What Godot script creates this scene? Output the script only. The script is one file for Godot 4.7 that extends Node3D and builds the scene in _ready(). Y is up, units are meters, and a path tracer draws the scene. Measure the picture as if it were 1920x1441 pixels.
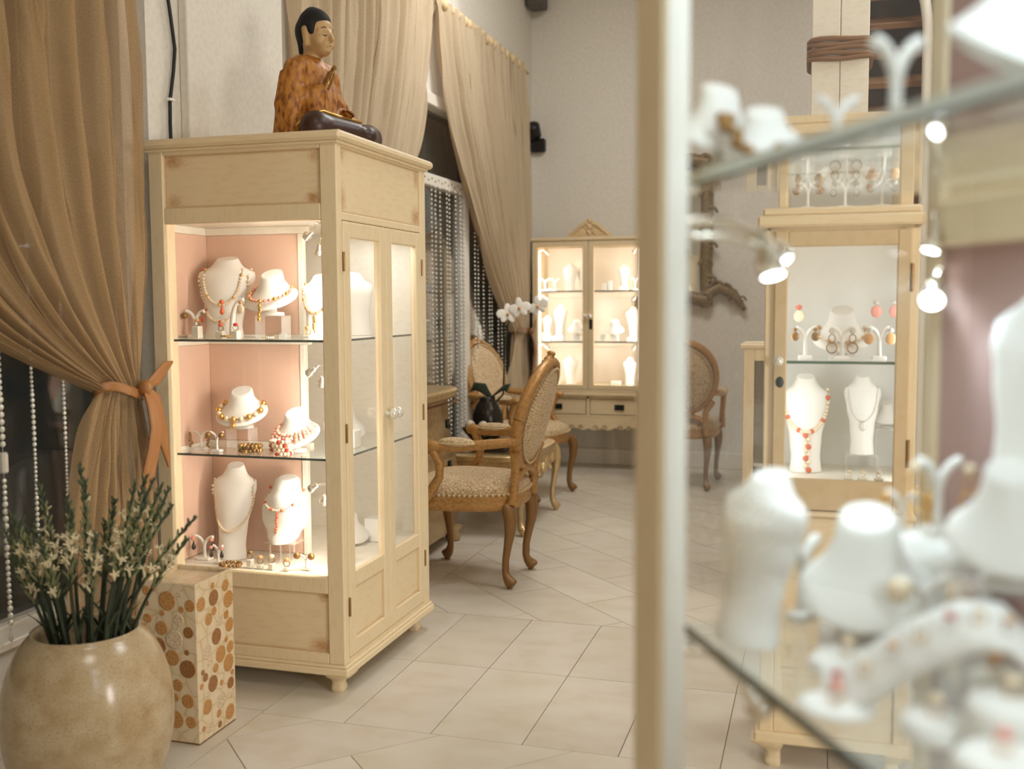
extends Node3D
# A jewellery shop at night: lit display cabinets, gilt armchairs, sheer curtains. y is up, metres.

class G:
	# a collector of triangles; every closed shape is turned outside-out when it is finished
	var v := PackedVector3Array()
	var s := PackedInt32Array()
	var c := PackedColorArray()
	var uv := PackedVector2Array()
	var tint := Color.WHITE
	var colored := false
	func tri(a: Vector3, b: Vector3, d: Vector3, sm: int) -> void:
		v.append(a); v.append(b); v.append(d)
		s.append(sm)
		if colored:
			c.append(tint); c.append(tint); c.append(tint)
	func quad(a: Vector3, b: Vector3, d: Vector3, e: Vector3, sm: int) -> void:
		tri(a, b, d, sm); tri(a, d, e, sm)
	func close(from: int) -> void:
		var m := Vector3.ZERO
		var n := v.size()
		if n == from: return
		for i in range(from, n): m += v[i]
		m /= float(n - from)
		var vol := 0.0
		for i in range(from, n, 3): vol += (v[i] - m).dot((v[i + 1] - m).cross(v[i + 2] - m))
		if vol > 0.0:
			for i in range(from, n, 3):
				var t := v[i + 1]
				v[i + 1] = v[i + 2]
				v[i + 2] = t
				if colored:
					var k := c[i + 1]
					c[i + 1] = c[i + 2]
					c[i + 2] = k
	func box(at: Vector3, size: Vector3, bev := 0.0, b := Basis()) -> G:
		var f := v.size()
		var h := size / 2.0
		if bev <= 0.0:
			var p: Array[Vector3] = []
			for i in 8: p.append(at + b * Vector3(h.x if i & 1 else -h.x, h.y if i & 2 else -h.y, h.z if i & 4 else -h.z))
			for q in [[0, 1, 3, 2], [4, 6, 7, 5], [0, 4, 5, 1], [2, 3, 7, 6], [0, 2, 6, 4], [1, 5, 7, 3]]: quad(p[q[0]], p[q[1]], p[q[2]], p[q[3]], -1)
			close(f)
			return self
		var e := minf(bev, minf(h.x, minf(h.y, h.z)) * 0.9)
		var sg := [-1.0, 1.0]
		var pt := func(ax: int, x: float, y: float, z: float) -> Vector3:
			var w := Vector3(x * (h.x - e), y * (h.y - e), z * (h.z - e))
			w[ax] = [x, y, z][ax] * h[ax]
			return at + b * w
		var mid := at
		var add := func(q: Array) -> void:
			# turn each face outward on its own (a convex shape)
			var o: Vector3 = (q[0] + q[1] + q[2]) / 3.0 - mid
			var flip: bool = (q[1] - q[0]).cross(q[2] - q[0]).dot(o) > 0.0
			var r := q.duplicate()
			if flip: r.reverse()
			if r.size() == 3: tri(r[0], r[1], r[2], -1)
			else: quad(r[0], r[1], r[2], r[3], -1)
		for ax in 3:
			for g in sg:
				var q := []
				for k in [[-1, -1], [1, -1], [1, 1], [-1, 1]]:
					var w := [0.0, 0.0, 0.0]
					w[ax] = g; w[(ax + 1) % 3] = float(k[0]); w[(ax + 2) % 3] = float(k[1])
					q.append(pt.call(ax, w[0], w[1], w[2]))
				add.call(q)
		for ax in 3:
			var a1 := (ax + 1) % 3
			var a2 := (ax + 2) % 3
			for g1 in sg:
				for g2 in sg:
					var w0 := [0.0, 0.0, 0.0]
					w0[a1] = g1; w0[a2] = g2
					var w1 := w0.duplicate()
					w0[ax] = -1.0; w1[ax] = 1.0
					add.call([pt.call(a1, w0[0], w0[1], w0[2]), pt.call(a1, w1[0], w1[1], w1[2]), pt.call(a2, w1[0], w1[1], w1[2]), pt.call(a2, w0[0], w0[1], w0[2])])
		for x in sg:
			for y in sg:
				for z in sg: add.call([pt.call(0, x, y, z), pt.call(1, x, y, z), pt.call(2, x, y, z)])
		return self
	func span(lo: Vector3, hi: Vector3, bev := 0.0) -> G:
		return box((lo + hi) / 2.0, (hi - lo).abs(), bev)
	func rings(r: Array, cap0 := true, cap1 := true, sm := 0) -> G:
		# r: rings of equally many points, joined into a closed skin
		var f := v.size()
		var n: int = r[0].size()
		for i in r.size() - 1:
			var a: PackedVector3Array = r[i]
			var b: PackedVector3Array = r[i + 1]
			for j in n:
				var k := (j + 1) % n
				quad(a[j], a[k], b[k], b[j], sm)
		for e in [[cap0, r[0], true], [cap1, r[r.size() - 1], false]]:
			if not e[0]: continue
			var q: PackedVector3Array = e[1]
			var m := Vector3.ZERO
			for p in q: m += p
			m /= float(n)
			for j in n:
				if e[2]: tri(q[(j + 1) % n], q[j], m, sm + 7)
				else: tri(q[j], q[(j + 1) % n], m, sm + 7)
		close(f)
		return self
	func lathe(prof: Array, n := 20, xf := Transform3D(), sz := 1.0) -> G:
		var r := []
		for p in prof:
			var ring := PackedVector3Array()
			for j in n:
				var a := TAU * j / n
				ring.append(xf * Vector3(p[0] * cos(a), p[1], p[0] * sin(a) * sz))
			r.append(ring)
		return rings(r, prof[0][0] > 1e-5, prof[-1][0] > 1e-5)
	func sph(at: Vector3, r: Vector3, nu := 10, nv := 7, b := Basis()) -> G:
		var rr := []
		for i in range(0, nv + 1):
			var t := PI * (0.03 + 0.94 * i / nv) if false else PI * i / nv
			var ring := PackedVector3Array()
			for j in nu:
				var a := TAU * j / nu
				ring.append(at + b * Vector3(r.x * sin(t) * cos(a), r.y * cos(t), r.z * sin(t) * sin(a)))
			rr.append(ring)
		return rings(rr, false, false)
	func tube(path: Array, rad, n := 8, caps := true, flat := 1.0, up0 := Vector3.ZERO) -> G:
		var r := []
		var up := up0
		var m := path.size()
		for i in m:
			var d: Vector3 = (path[mini(i + 1, m - 1)] - path[maxi(i - 1, 0)]).normalized()
			if up == Vector3.ZERO: up = Vector3.UP if absf(d.y) < 0.9 else Vector3.RIGHT
			var sx := d.cross(up).normalized()
			up = sx.cross(d).normalized()
			var q: float = rad[i] if rad is Array else rad
			var ring := PackedVector3Array()
			for j in n:
				var a := TAU * j / n
				ring.append(path[i] + sx * cos(a) * q + up * sin(a) * q * flat)
			r.append(ring)
		return rings(r, caps, caps)
	func prism(poly: PackedVector2Array, z0: float, z1: float, xf := Transform3D()) -> G:
		var f := v.size()
		var t := Geometry2D.triangulate_polygon(poly)
		for i in range(0, t.size(), 3):
			var a := poly[t[i]]
			var b := poly[t[i + 1]]
			var d := poly[t[i + 2]]
			if (b - a).cross(d - a) < 0.0:
				var h := b
				b = d
				d = h
			tri(xf * Vector3(a.x, a.y, z1), xf * Vector3(d.x, d.y, z1), xf * Vector3(b.x, b.y, z1), -1)
			tri(xf * Vector3(a.x, a.y, z0), xf * Vector3(b.x, b.y, z0), xf * Vector3(d.x, d.y, z0), -1)
		var ccw := not Geometry2D.is_polygon_clockwise(poly)
		for i in poly.size():
			var a := poly[i]
			var b := poly[(i + 1) % poly.size()]
			if not ccw:
				var h := a
				a = b
				b = h
			quad(xf * Vector3(a.x, a.y, z0), xf * Vector3(a.x, a.y, z1), xf * Vector3(b.x, b.y, z1), xf * Vector3(b.x, b.y, z0), -1)
		close(f)
		return self
	func sheet(nu: int, nv: int, fn: Callable, sm := 0) -> G:
		var p := []
		for i in nu + 1:
			var row := PackedVector3Array()
			for j in nv + 1: row.append(fn.call(float(i) / nu, float(j) / nv))
			p.append(row)
		for i in nu:
			for j in nv: quad(p[i][j], p[i + 1][j], p[i + 1][j + 1], p[i][j + 1], sm)
		return self
	func mesh() -> ArrayMesh:
		var st := SurfaceTool.new()
		st.begin(Mesh.PRIMITIVE_TRIANGLES)
		var have := c.size() == v.size() and c.size() > 0
		for i in v.size():
			st.set_smooth_group(s[i / 3])
			if have: st.set_color(c[i])
			if uv.size() == v.size(): st.set_uv(uv[i])
			st.add_vertex(v[i])
		st.generate_normals()
		st.index()
		return st.commit()

var M := {}
var used := {}
var rng := RandomNumberGenerator.new()

# ---------- naming ----------
func numbered(p: Node, n: String) -> String:
	var key := str(p.get_instance_id()) + n
	var k: int = used.get(key, 0)
	used[key] = k + 1
	return n if k == 0 else "%s_%03d" % [n, k]

func put(n: String, g, m: Material, parent: Node = self) -> MeshInstance3D:
	var o := MeshInstance3D.new()
	o.mesh = g.mesh() if g is G else g
	o.material_override = m
	o.name = numbered(parent, n)
	parent.add_child(o, true)
	return o

func tag(o: Node, label: String, category: String, group := "") -> Node:
	o.set_meta("label", label)
	o.set_meta("category", category)
	if group != "": o.set_meta("group", group)
	return o

func thing(n: String, label: String, category: String, at := Vector3.ZERO, turn := 0.0, group := "") -> Node3D:
	var o := Node3D.new()
	o.name = numbered(self, n)
	add_child(o, true)
	o.position = at
	o.rotation.y = turn
	tag(o, label, category, group)
	return o

func struct(n: String, g, m: Material, parent: Node = self) -> MeshInstance3D:
	var o := put(n, g, m, parent)
	if parent == self: o.set_meta("kind", "structure")
	return o

func copy(src: Node3D, label: String, at: Vector3, turn := 0.0, group := "") -> Node3D:
	var o: Node3D = src.duplicate()
	o.name = numbered(self, String(src.name).rstrip("_0123456789"))
	add_child(o, true)
	o.position = at
	o.rotation = Vector3(0, turn, 0)
	o.set_meta("label", label)
	if group != "": o.set_meta("group", group)
	return o

# ---------- materials ----------
func noise(freq: float, kind := 0, oct := 4, seed := 1) -> FastNoiseLite:
	var n := FastNoiseLite.new()
	n.seed = seed
	n.frequency = freq
	n.noise_type = [FastNoiseLite.TYPE_SIMPLEX, FastNoiseLite.TYPE_CELLULAR, FastNoiseLite.TYPE_PERLIN][kind]
	n.fractal_octaves = oct
	if kind == 1:
		n.cellular_return_type = FastNoiseLite.RETURN_DISTANCE2_SUB
		n.fractal_type = FastNoiseLite.FRACTAL_NONE
	return n

func ntex(n: FastNoiseLite, stops: Array, size := 512, normalize := true) -> NoiseTexture2D:
	var g := Gradient.new()
	var off := PackedFloat32Array()
	var col := PackedColorArray()
	for q in stops:
		off.append(q[0]); col.append(q[1])
	g.offsets = off
	g.colors = col
	var t := NoiseTexture2D.new()
	t.width = size
	t.height = size
	t.seamless = true
	t.normalize = normalize
	t.noise = n
	t.color_ramp = g
	return t

func mat(col: Color, rough := 0.6, metal := 0.0, tex: Texture2D = null, scale := Vector3.ONE) -> StandardMaterial3D:
	var m := StandardMaterial3D.new()
	m.albedo_color = col
	m.roughness = rough
	m.metallic = metal
	if tex:
		m.albedo_texture = tex
		m.uv1_triplanar = true
		m.uv1_scale = scale
	return m

func glass(alpha := 0.06, tint := Color(0.9, 0.97, 0.95)) -> StandardMaterial3D:
	var m := mat(Color(tint.r, tint.g, tint.b, alpha), 0.02)
	m.transparency = BaseMaterial3D.TRANSPARENCY_ALPHA
	return m

func rgb(r: int, g: int, b: int) -> Color:
	return Color(r / 255.0, g / 255.0, b / 255.0)

func glow(col: Color, e: float) -> StandardMaterial3D:
	var m := mat(col, 0.5)
	m.emission_enabled = true
	m.emission = col
	m.emission_energy_multiplier = e
	return m

func make_materials() -> void:
	var grain := ntex(noise(0.02, 0, 4, 3), [[0.0, rgb(246, 242, 235)], [0.4, rgb(253, 252, 249)], [1.0, rgb(255, 255, 255)]])
	var fine := ntex(noise(0.09, 0, 3, 5), [[0.0, rgb(243, 242, 240)], [0.5, rgb(250, 250, 249)], [1.0, rgb(255, 255, 255)]])
	M.cream = mat(rgb(230, 209, 172), 0.5, 0.0, grain, Vector3(0.9, 5.0, 0.9))
	M.cream_v = mat(rgb(230, 209, 172), 0.5, 0.0, grain, Vector3(5.0, 0.9, 5.0))
	M.cream_panel = mat(rgb(230, 208, 170), 0.5, 0.0, grain, Vector3(0.9, 4.0, 0.9))
	M.cream_panel.vertex_color_use_as_albedo = true
	M.vitrine_paint = mat(rgb(226, 206, 172), 0.5, 0.0, grain, Vector3(5.0, 0.9, 5.0))
	M.wood_dim = mat(rgb(205, 180, 140), 0.55, 0.0, grain, Vector3(2, 2, 2))
	M.white_wood = mat(rgb(236, 228, 212), 0.45, 0.0, grain, Vector3(1.5, 4, 1.5))
	M.wall = mat(rgb(226, 219, 207), 0.9, 0.0, fine, Vector3(0.6, 0.6, 0.6))
	M.white_paint = mat(rgb(228, 220, 206), 0.5)
	M.bust = mat(rgb(238, 232, 222), 0.65, 0.0, fine, Vector3(9, 9, 9))
	M.white = mat(rgb(236, 233, 226), 0.5)
	M.frost = mat(rgb(222, 216, 196), 0.4)
	M.pink = mat(rgb(222, 184, 160), 0.95, 0.0, fine, Vector3(6, 6, 6))
	M.purple = mat(rgb(176, 142, 132), 0.95, 0.0, fine, Vector3(6, 6, 6))
	M.tile = []
	for k in 4:
		var tt := ntex(noise(0.006 + 0.001 * k, 0, 5, 20 + k), [[0.0, rgb(242, 236, 226)], [0.5, rgb(251, 248, 244)], [1.0, rgb(255, 254, 252)]], 384)
		M.tile.append(mat([rgb(217, 210, 196), rgb(213, 205, 191), rgb(220, 213, 200), rgb(216, 208, 196)][k], 0.38, 0.0, tt, Vector3(1.1, 1.1, 1.6)))
	M.grout = mat(rgb(128, 100, 72), 0.9)
	M.gilt_leg = mat(rgb(146, 108, 64), 0.4, 0.3, grain, Vector3(4, 4, 4))
	M.gilt = mat(rgb(198, 156, 102), 0.4, 0.3, ntex(noise(0.02, 0, 4, 8), [[0.0, rgb(206, 184, 152)], [0.5, rgb(240, 230, 210)], [1.0, rgb(255, 250, 236)]]), Vector3(4, 4, 4))
	M.gilt_dark = mat(rgb(122, 84, 50), 0.45, 0.2, grain, Vector3(4, 4, 4))
	M.silver_gilt = mat(rgb(216, 192, 150), 0.28, 0.5, ntex(noise(0.012, 0, 4, 9), [[0.0, rgb(226, 212, 188)], [1.0, rgb(255, 252, 246)]]), Vector3(3, 3, 3))
	M.crackle = mat(rgb(236, 220, 192), 0.85, 0.0, ntex(noise(0.045, 1, 1, 4), [[0.0, rgb(150, 118, 84)], [0.1, rgb(196, 166, 130)], [0.22, rgb(240, 230, 214)], [1.0, rgb(255, 252, 246)]]), Vector3(3.6, 3.6, 3.6))
	M.crackle.rim_enabled = true
	M.crackle.rim = 0.3
	M.gimp = mat(rgb(214, 186, 142), 0.7)
	var sheer := ntex(noise(0.2, 0, 2, 6), [[0.0, rgb(210, 200, 186)], [1.0, rgb(255, 255, 255)]], 256)
	M.sheer = mat(Color(0.87, 0.80, 0.69, 0.88), 0.9, 0.0, sheer, Vector3(7, 2, 7))
	M.sheer.transparency = BaseMaterial3D.TRANSPARENCY_ALPHA
	M.sheer.backlight_enabled = true
	M.sheer.backlight = Color(0.5, 0.4, 0.28)
	M.sheer_dense = mat(Color(0.77, 0.65, 0.485, 0.66), 0.9, 0.0, sheer, Vector3(7, 2, 7))
	M.sheer_dense.transparency = BaseMaterial3D.TRANSPARENCY_ALPHA
	M.sheer_dense.backlight_enabled = true
	M.sheer_dense.backlight = Color(0.4, 0.3, 0.2)
	M.ribbon = mat(rgb(150, 98, 46), 0.45)
	M.ribbon.rim_enabled = true
	M.ribbon.rim = 0.4
	M.ribbon_brown = mat(rgb(112, 74, 34), 0.5)
	M.black = mat(rgb(14, 13, 12), 0.45)
	M.grey_box = mat(rgb(92, 86, 78), 0.6)
	M.chrome = mat(rgb(225, 215, 198), 0.22, 0.95)
	M.bulb = glow(Color(1.0, 0.93, 0.82), 9.0)
	M.bulb_cool = glow(Color(0.95, 0.98, 1.0), 20.0)
	M.gold = mat(rgb(226, 178, 98), 0.25, 0.85)
	M.gold_old = mat(rgb(150, 112, 62), 0.35, 0.75)
	M.silver = mat(rgb(214, 210, 200), 0.2, 0.9)
	M.pearl = mat(rgb(232, 208, 174), 0.18)
	M.coral = mat(rgb(206, 92, 48), 0.25)
	M.coral_red = mat(rgb(188, 44, 30), 0.25)
	M.rose = mat(rgb(224, 142, 122), 0.3)
	M.onyx = mat(rgb(34, 22, 18), 0.15)
	M.amber = mat(rgb(206, 150, 92), 0.2)
	M.stone_bead = mat(rgb(188, 176, 158), 0.3)
	M.pane = glass(0.02)
	M.pane_clear = glass(0.01, Color(0.95, 0.98, 0.97))
	M.shelf = glass(0.10, Color(0.86, 0.94, 0.90))
	M.shelf_edge = mat(rgb(52, 62, 54), 0.15)
	M.shelf_edge_green = mat(rgb(228, 240, 235), 0.3)
	M.pane_clear.metallic_specular = 0.3
	M.acrylic = glass(0.14, Color(0.97, 0.97, 0.95))
	M.crystal = mat(rgb(230, 226, 214), 0.06, 0.35)
	M.stone = mat(rgb(192, 174, 146), 0.2, 0.0, ntex(noise(0.008, 0, 6, 12), [[0.0, rgb(214, 198, 172)], [0.35, rgb(238, 228, 210)], [0.6, rgb(250, 246, 236)], [1.0, rgb(255, 252, 247)]]), Vector3(2.2, 2.2, 2.2))
	M.stone.detail_enabled = true
	M.stone.detail_albedo = ntex(noise(0.12, 0, 2, 14), [[0.0, rgb(150, 116, 80)], [0.16, rgb(226, 212, 192)], [0.3, rgb(255, 255, 255)], [1.0, rgb(255, 255, 255)]])
	M.stone.detail_blend_mode = BaseMaterial3D.BLEND_MODE_MUL
	M.stone.detail_uv_layer = BaseMaterial3D.DETAIL_UV_1
	M.soil = mat(rgb(22, 18, 14), 0.95)
	M.shell_base = mat(rgb(226, 208, 178), 0.25, 0.0, ntex(noise(0.02, 1, 1, 16), [[0.0, rgb(226, 212, 188)], [0.12, rgb(246, 240, 230)], [1.0, rgb(255, 252, 248)]]), Vector3(2.2, 2.2, 2.2))
	var sw := ntex(noise(0.03, 0, 4, 18), [[0.0, rgb(176, 150, 120)], [0.6, rgb(240, 226, 206)], [1.0, rgb(255, 250, 240)]])
	M.shell_brown = mat(rgb(206, 160, 104), 0.22, 0.0, sw, Vector3(9, 9, 9))
	M.shell_dark = mat(rgb(168, 124, 80), 0.22, 0.0, sw, Vector3(9, 9, 9))
	M.shell_pale = mat(rgb(232, 220, 202), 0.22, 0.0, sw, Vector3(9, 9, 9))
	M.stalk = mat(rgb(44, 54, 34), 0.6)
	M.bud = mat(rgb(122, 124, 84), 0.6)
	M.petal = mat(rgb(224, 208, 170), 0.6)
	M.bud_dark = mat(rgb(74, 84, 56), 0.6)
	M.robe = mat(rgb(196, 148, 80), 0.5, 0.1, ntex(noise(0.02, 0, 5, 22), [[0.0, rgb(104, 76, 50)], [0.3, rgb(176, 138, 98)], [0.5, rgb(230, 200, 156)], [1.0, rgb(255, 240, 208)]]), Vector3(4.5, 1.8, 4.5))
	M.robe.heightmap_enabled = false
	M.skin_wood = mat(rgb(186, 150, 104), 0.5, 0.1, grain, Vector3(6, 6, 6))
	M.hair = mat(rgb(12, 11, 12), 0.8)
	M.dark_wood = mat(rgb(58, 30, 20), 0.4, 0.0, grain, Vector3(5, 5, 5))
	M.orchid = mat(rgb(244, 238, 226), 0.5)
	M.orchid.backlight_enabled = true
	M.orchid.backlight = Color(0.4, 0.38, 0.33)
	M.egg = mat(rgb(206, 190, 166), 0.4)
	M.velvet = mat(rgb(64, 62, 60), 0.95)
	M.antique = mat(rgb(170, 152, 120), 0.5, 0.3, ntex(noise(0.04, 0, 4, 26), [[0.0, rgb(70, 56, 40)], [0.6, rgb(210, 196, 166)], [1.0, rgb(255, 250, 235)]]), Vector3(4, 4, 4))
	M.mirror = mat(rgb(205, 205, 200), 0.04, 1.0)
	M.slat = mat(rgb(70, 50, 38), 0.5, 0.0, grain, Vector3(2, 6, 2))
	M.rope = mat(rgb(134, 96, 62), 0.85, 0.0, fine, Vector3(8, 8, 8))
	M.print = mat(rgb(120, 100, 96), 0.6, 0.0, ntex(noise(0.06, 1, 1, 30), [[0.0, rgb(40, 30, 40)], [0.3, rgb(150, 130, 130)], [1.0, rgb(230, 215, 205)]]), Vector3(8, 8, 8))

# ---------- jewellery display pieces ----------
func lerp_table(t: float, tab: Array) -> float:
	for i in range(1, tab.size()):
		if t <= tab[i][0]:
			var k: float = (t - tab[i - 1][0]) / (tab[i][0] - tab[i - 1][0])
			return lerpf(tab[i - 1][1], tab[i][1], k * k * (3.0 - 2.0 * k))
	return tab[-1][1]

const TALL_W := [[0.0, 0.66], [0.15, 0.6], [0.35, 0.66], [0.6, 0.86], [0.76, 1.0], [0.82, 0.98], [0.86, 0.8], [0.9, 0.56], [0.95, 0.44], [1.0, 0.36]]
const TALL_D := [[0.0, 0.24], [0.3, 0.2], [0.7, 0.24], [0.84, 0.2], [0.92, 0.17], [1.0, 0.13]]
const EGG_W := [[0.0, 0.42], [0.1, 0.62], [0.35, 0.98], [0.5, 1.0], [0.68, 0.8], [0.78, 0.6], [0.86, 0.52], [0.97, 0.5], [1.0, 0.36]]

func bust_front(w: float, h: float, x: float, y: float, egg := false) -> Vector3:
	var t := clampf(y / h, 0.0, 1.0)
	var hw := lerp_table(t, EGG_W if egg else TALL_W) * w / 2.0
	var hd := lerp_table(t, TALL_D) * w * (1.25 if egg else 1.0)
	var cz := lerpf(0.06, -0.09, t) * h
	var q := clampf(absf(x) / hw, 0.0, 1.0)
	return Vector3(x, y, cz + hd * sqrt(maxf(0.0, 1.0 - q * q)))

func tall_bust_mesh(w: float, h: float, egg := false) -> ArrayMesh:
	var g := G.new()
	var r := []
	for i in 29:
		var t := i / 28.0
		var hw := lerp_table(t, EGG_W if egg else TALL_W) * w / 2.0
		var hd := lerp_table(t, TALL_D) * w * (1.25 if egg else 1.0)
		var cz := lerpf(0.06, -0.09, t) * h
		var ring := PackedVector3Array()
		for j in 28:
			var a := TAU * j / 28
			var sn := sin(a)
			ring.append(Vector3(hw * cos(a), t * h - (0.0 if t < 0.9 else (t - 0.9) * 10.0 * 0.03 * h * sn), cz + hd * sn * (1.0 if sn > 0 else 0.7)))
		r.append(ring)
	g.rings(r)
	return g.mesh()

const LOW := [[0.3, 0.985], [0.36, 1.0], [0.41, 0.985], [0.44, 0.93], [0.5, 0.76], [0.66, 0.6], [0.86, 0.48], [1.0, 0.41], [1.01, 0.385], [0.98, 0.365], [0.8, 0.34], [0.45, 0.3], [0.24, 0.28], [0.19, 0.2], [0.18, 0.09], [0.46, 0.075], [0.46, 0.0]]

func low_point(w: float, h: float, r: float, y: float, a: float) -> Vector3:
	var p := Vector3(r * w / 2.0 * sin(a), y * h, r * w / 2.0 * cos(a) * 0.78)
	if y > 0.25: p.y -= p.z * 0.55 * clampf((y - 0.25) * 8.0, 0.0, 1.0)
	return p

func low_bust_mesh(w: float, h: float) -> ArrayMesh:
	var g := G.new()
	var r := []
	for q in LOW:
		var ring := PackedVector3Array()
		for j in 30: ring.append(low_point(w, h, q[0], q[1], TAU * j / 30))
		r.append(ring)
	g.rings(r)
	return g.mesh()

func bust(kind: String, w: float, h: float, at: Vector3, turn: float, label: String, group := "") -> MeshInstance3D:
	var key := "%s%.3f%.3f" % [kind, w, h]
	if not M.has(key): M[key] = low_bust_mesh(w, h) if kind == "low" else tall_bust_mesh(w, h, kind == "egg")
	var o := put("necklace_bust", M[key], M.bust)
	o.position = at
	o.rotation.y = turn
	tag(o, label, "bust", group)
	return o

func loop_on(kind: String, w: float, h: float, drop: float, spread: float, n: int, top := 0.86) -> Array:
	# points of a necklace that lies on the front of a bust, left to right
	var out := []
	for i in n:
		var s := float(i) / (n - 1)
		if kind == "low":
			var a := lerpf(-1.9, 1.9, s)
			out.append(low_point(w, h, lerpf(spread, spread + 0.1, cos(a)), lerpf(0.66, 0.50, (spread - 0.6) * 3.0), a) + Vector3(0, 0.004, 0))
		else:
			var b := (s - 0.5) * PI
			var x := sin(b) * spread * w / 2.0
			var y := lerpf(top, drop, pow(maxf(cos(b), 0.0), 0.75)) * h
			out.append(bust_front(w, h, x, y, kind == "egg") + Vector3(0, 0, 0.003))
	return out

func beads(pts: Array, r: float, every: int, first: int, seg := 8) -> G:
	var g := G.new()
	for i in pts.size():
		if every == 0 or every > 0 and i % every == first or every < 0 and i % -every != first:
			g.sph(pts[i], Vector3(r, r, r), seg, 5)
	return g

func necklace(host: Node3D, pts: Array, r: float, m1: Material, m2: Material, every: int, label: String, drop := 0, n1 := "pearls", n2 := "stones") -> Node3D:
	var t := thing("necklace", label, "necklace", host.position, host.rotation.y)
	put(n1, beads(pts, r, -every, 0), m1, t).set_meta("kind", "stuff")
	if m2:
		var g := beads(pts, r * 1.25, every, 0)
		var mid: Vector3 = pts[pts.size() / 2]
		for k in drop: g.sph(mid + Vector3(sin(k * 2.0) * r * 0.5, -(k + 1.0) * r * 2.4, 0.002 + k * 0.001), Vector3(r, r * 1.3, r) * (1.0 + 0.25 * (k % 2)), 8, 5)
		put(n2, g, m2, t).set_meta("kind", "stuff")
	put("thread", G.new().tube(pts, r * 0.22, 4), M.gold_old, t)
	return t

func y_stand_mesh(h: float, w: float) -> G:
	var g := G.new()
	g.box(Vector3(0, h * 0.06, 0), Vector3(w * 0.62, h * 0.12, w * 0.42), 0.002)
	g.tube([Vector3(0, h * 0.1, 0), Vector3(0, h * 0.35, 0), Vector3(0, h * 0.6, 0)], [h * 0.075, h * 0.06, h * 0.06], 8)
	for s in [-1.0, 1.0]:
		var p := []
		var rr := []
		for i in 8:
			var a := i / 7.0
			p.append(Vector3(s * w * 0.5 * (1.0 - cos(a * 1.5)) * 0.94, h * (0.52 + 0.46 * sin(a * 1.5)), 0.0))
			rr.append(h * lerpf(0.055, 0.075, a))
		g.tube(p, rr, 8)
	return g

func y_stand(h: float, w: float, at: Vector3, turn: float, label: String, group := "") -> MeshInstance3D:
	var key := "ys%.3f%.3f" % [h, w]
	if not M.has(key): M[key] = y_stand_mesh(h, w).mesh()
	var o := put("earring_stand", M[key], M.bust)
	o.position = at
	o.rotation.y = turn
	tag(o, label, "stand", group)
	return o

func earring(at: Vector3, style: String, s: float, label: String, group := "", m1: Material = null, m2: Material = null) -> Node3D:
	# hangs down from at
	var t := thing("earring", label, "earring", at, 0.0, group)
	m1 = m1 if m1 else M.gold_old
	m2 = m2 if m2 else M.gold_old
	match style:
		"ball":
			put("ball", G.new().sph(Vector3(0, -s * 0.4, 0.002), Vector3(s, s, s) * 0.5, 9, 6), m1, t)
		"drop":
			put("stud", G.new().sph(Vector3(0, -s * 0.2, 0.002), Vector3(s, s, s) * 0.24, 8, 6), m1, t)
			put("drop", G.new().lathe([[0.0, -s * 1.5], [s * 0.22, -s * 1.3], [s * 0.24, -s * 1.1], [s * 0.12, -s * 0.75], [s * 0.03, -s * 0.42], [0.0, -s * 0.4]], 9), m2, t)
		"hoops":
			put("stud", G.new().sph(Vector3(0, -s * 0.2, 0.002), Vector3(s * 0.22, s * 0.22, s * 0.12), 9, 6), m1, t)
			put("small_hoop", ring_mesh(Vector3(0, -s * 0.68, 0.002), s * 0.2, s * 0.26, s * 0.035), m2, t)
			put("hoop", ring_mesh(Vector3(0, -s * 1.27, 0.002), s * 0.31, s * 0.33, s * 0.045), m2, t)
		"disc":
			put("stud", G.new().sph(Vector3(0, -s * 0.2, 0.002), Vector3(s * 0.25, s * 0.2, s * 0.12), 9, 6), m1, t)
			put("disc", G.new().sph(Vector3(0, -s * 0.9, 0.002), Vector3(s * 0.42, s * 0.48, s * 0.12), 12, 8), m2, t)
		"cluster":
			var g := G.new()
			for k in 11: g.sph(Vector3(rng.randf_range(-0.22, 0.22) * s, -s * (0.1 + 0.13 * k), rng.randf_range(0.0, 0.1) * s), Vector3.ONE * s * 0.14, 7, 5)
			put("bead_cluster", g, m1, t).set_meta("kind", "stuff")
	return t

func ring_mesh(c: Vector3, rx: float, ry: float, q: float, n := 16, b := Basis()) -> G:
	var g := G.new()
	var r := []
	for i in n + 1:
		var a := TAU * (i % n) / n
		var ring := PackedVector3Array()
		for j in 6:
			var e := TAU * j / 6
			ring.append(c + b * Vector3((rx + q * cos(e)) * cos(a), (ry + q * cos(e)) * sin(a), q * sin(e)))
		r.append(ring)
	g.rings(r, false, false)
	return g

func finger_ring(at: Vector3, s: float, m: Material, label: String, group := "", stone: Material = null) -> Node3D:
	var t := thing("finger_ring", label, "ring", at, 0.3, group)
	put("band", ring_mesh(Vector3(0, s * 0.5, 0), s * 0.5, s * 0.5, s * 0.08), m, t)
	put("setting", G.new().sph(Vector3(0, s * 1.12, 0), Vector3(s * 0.5, s * 0.36, s * 0.5), 9, 6), stone if stone else m, t)
	return t

func ring_block(at: Vector3, w: float, h: float, label: String, group := "") -> MeshInstance3D:
	var key := "rb%.3f%.3f" % [w, h]
	if not M.has(key): M[key] = G.new().box(Vector3(0, h / 2, 0), Vector3(w, h, w), 0.003).mesh()
	var o := put("ring_block", M[key], M.frost)
	o.position = at
	tag(o, label, "stand", group)
	return o

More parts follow.
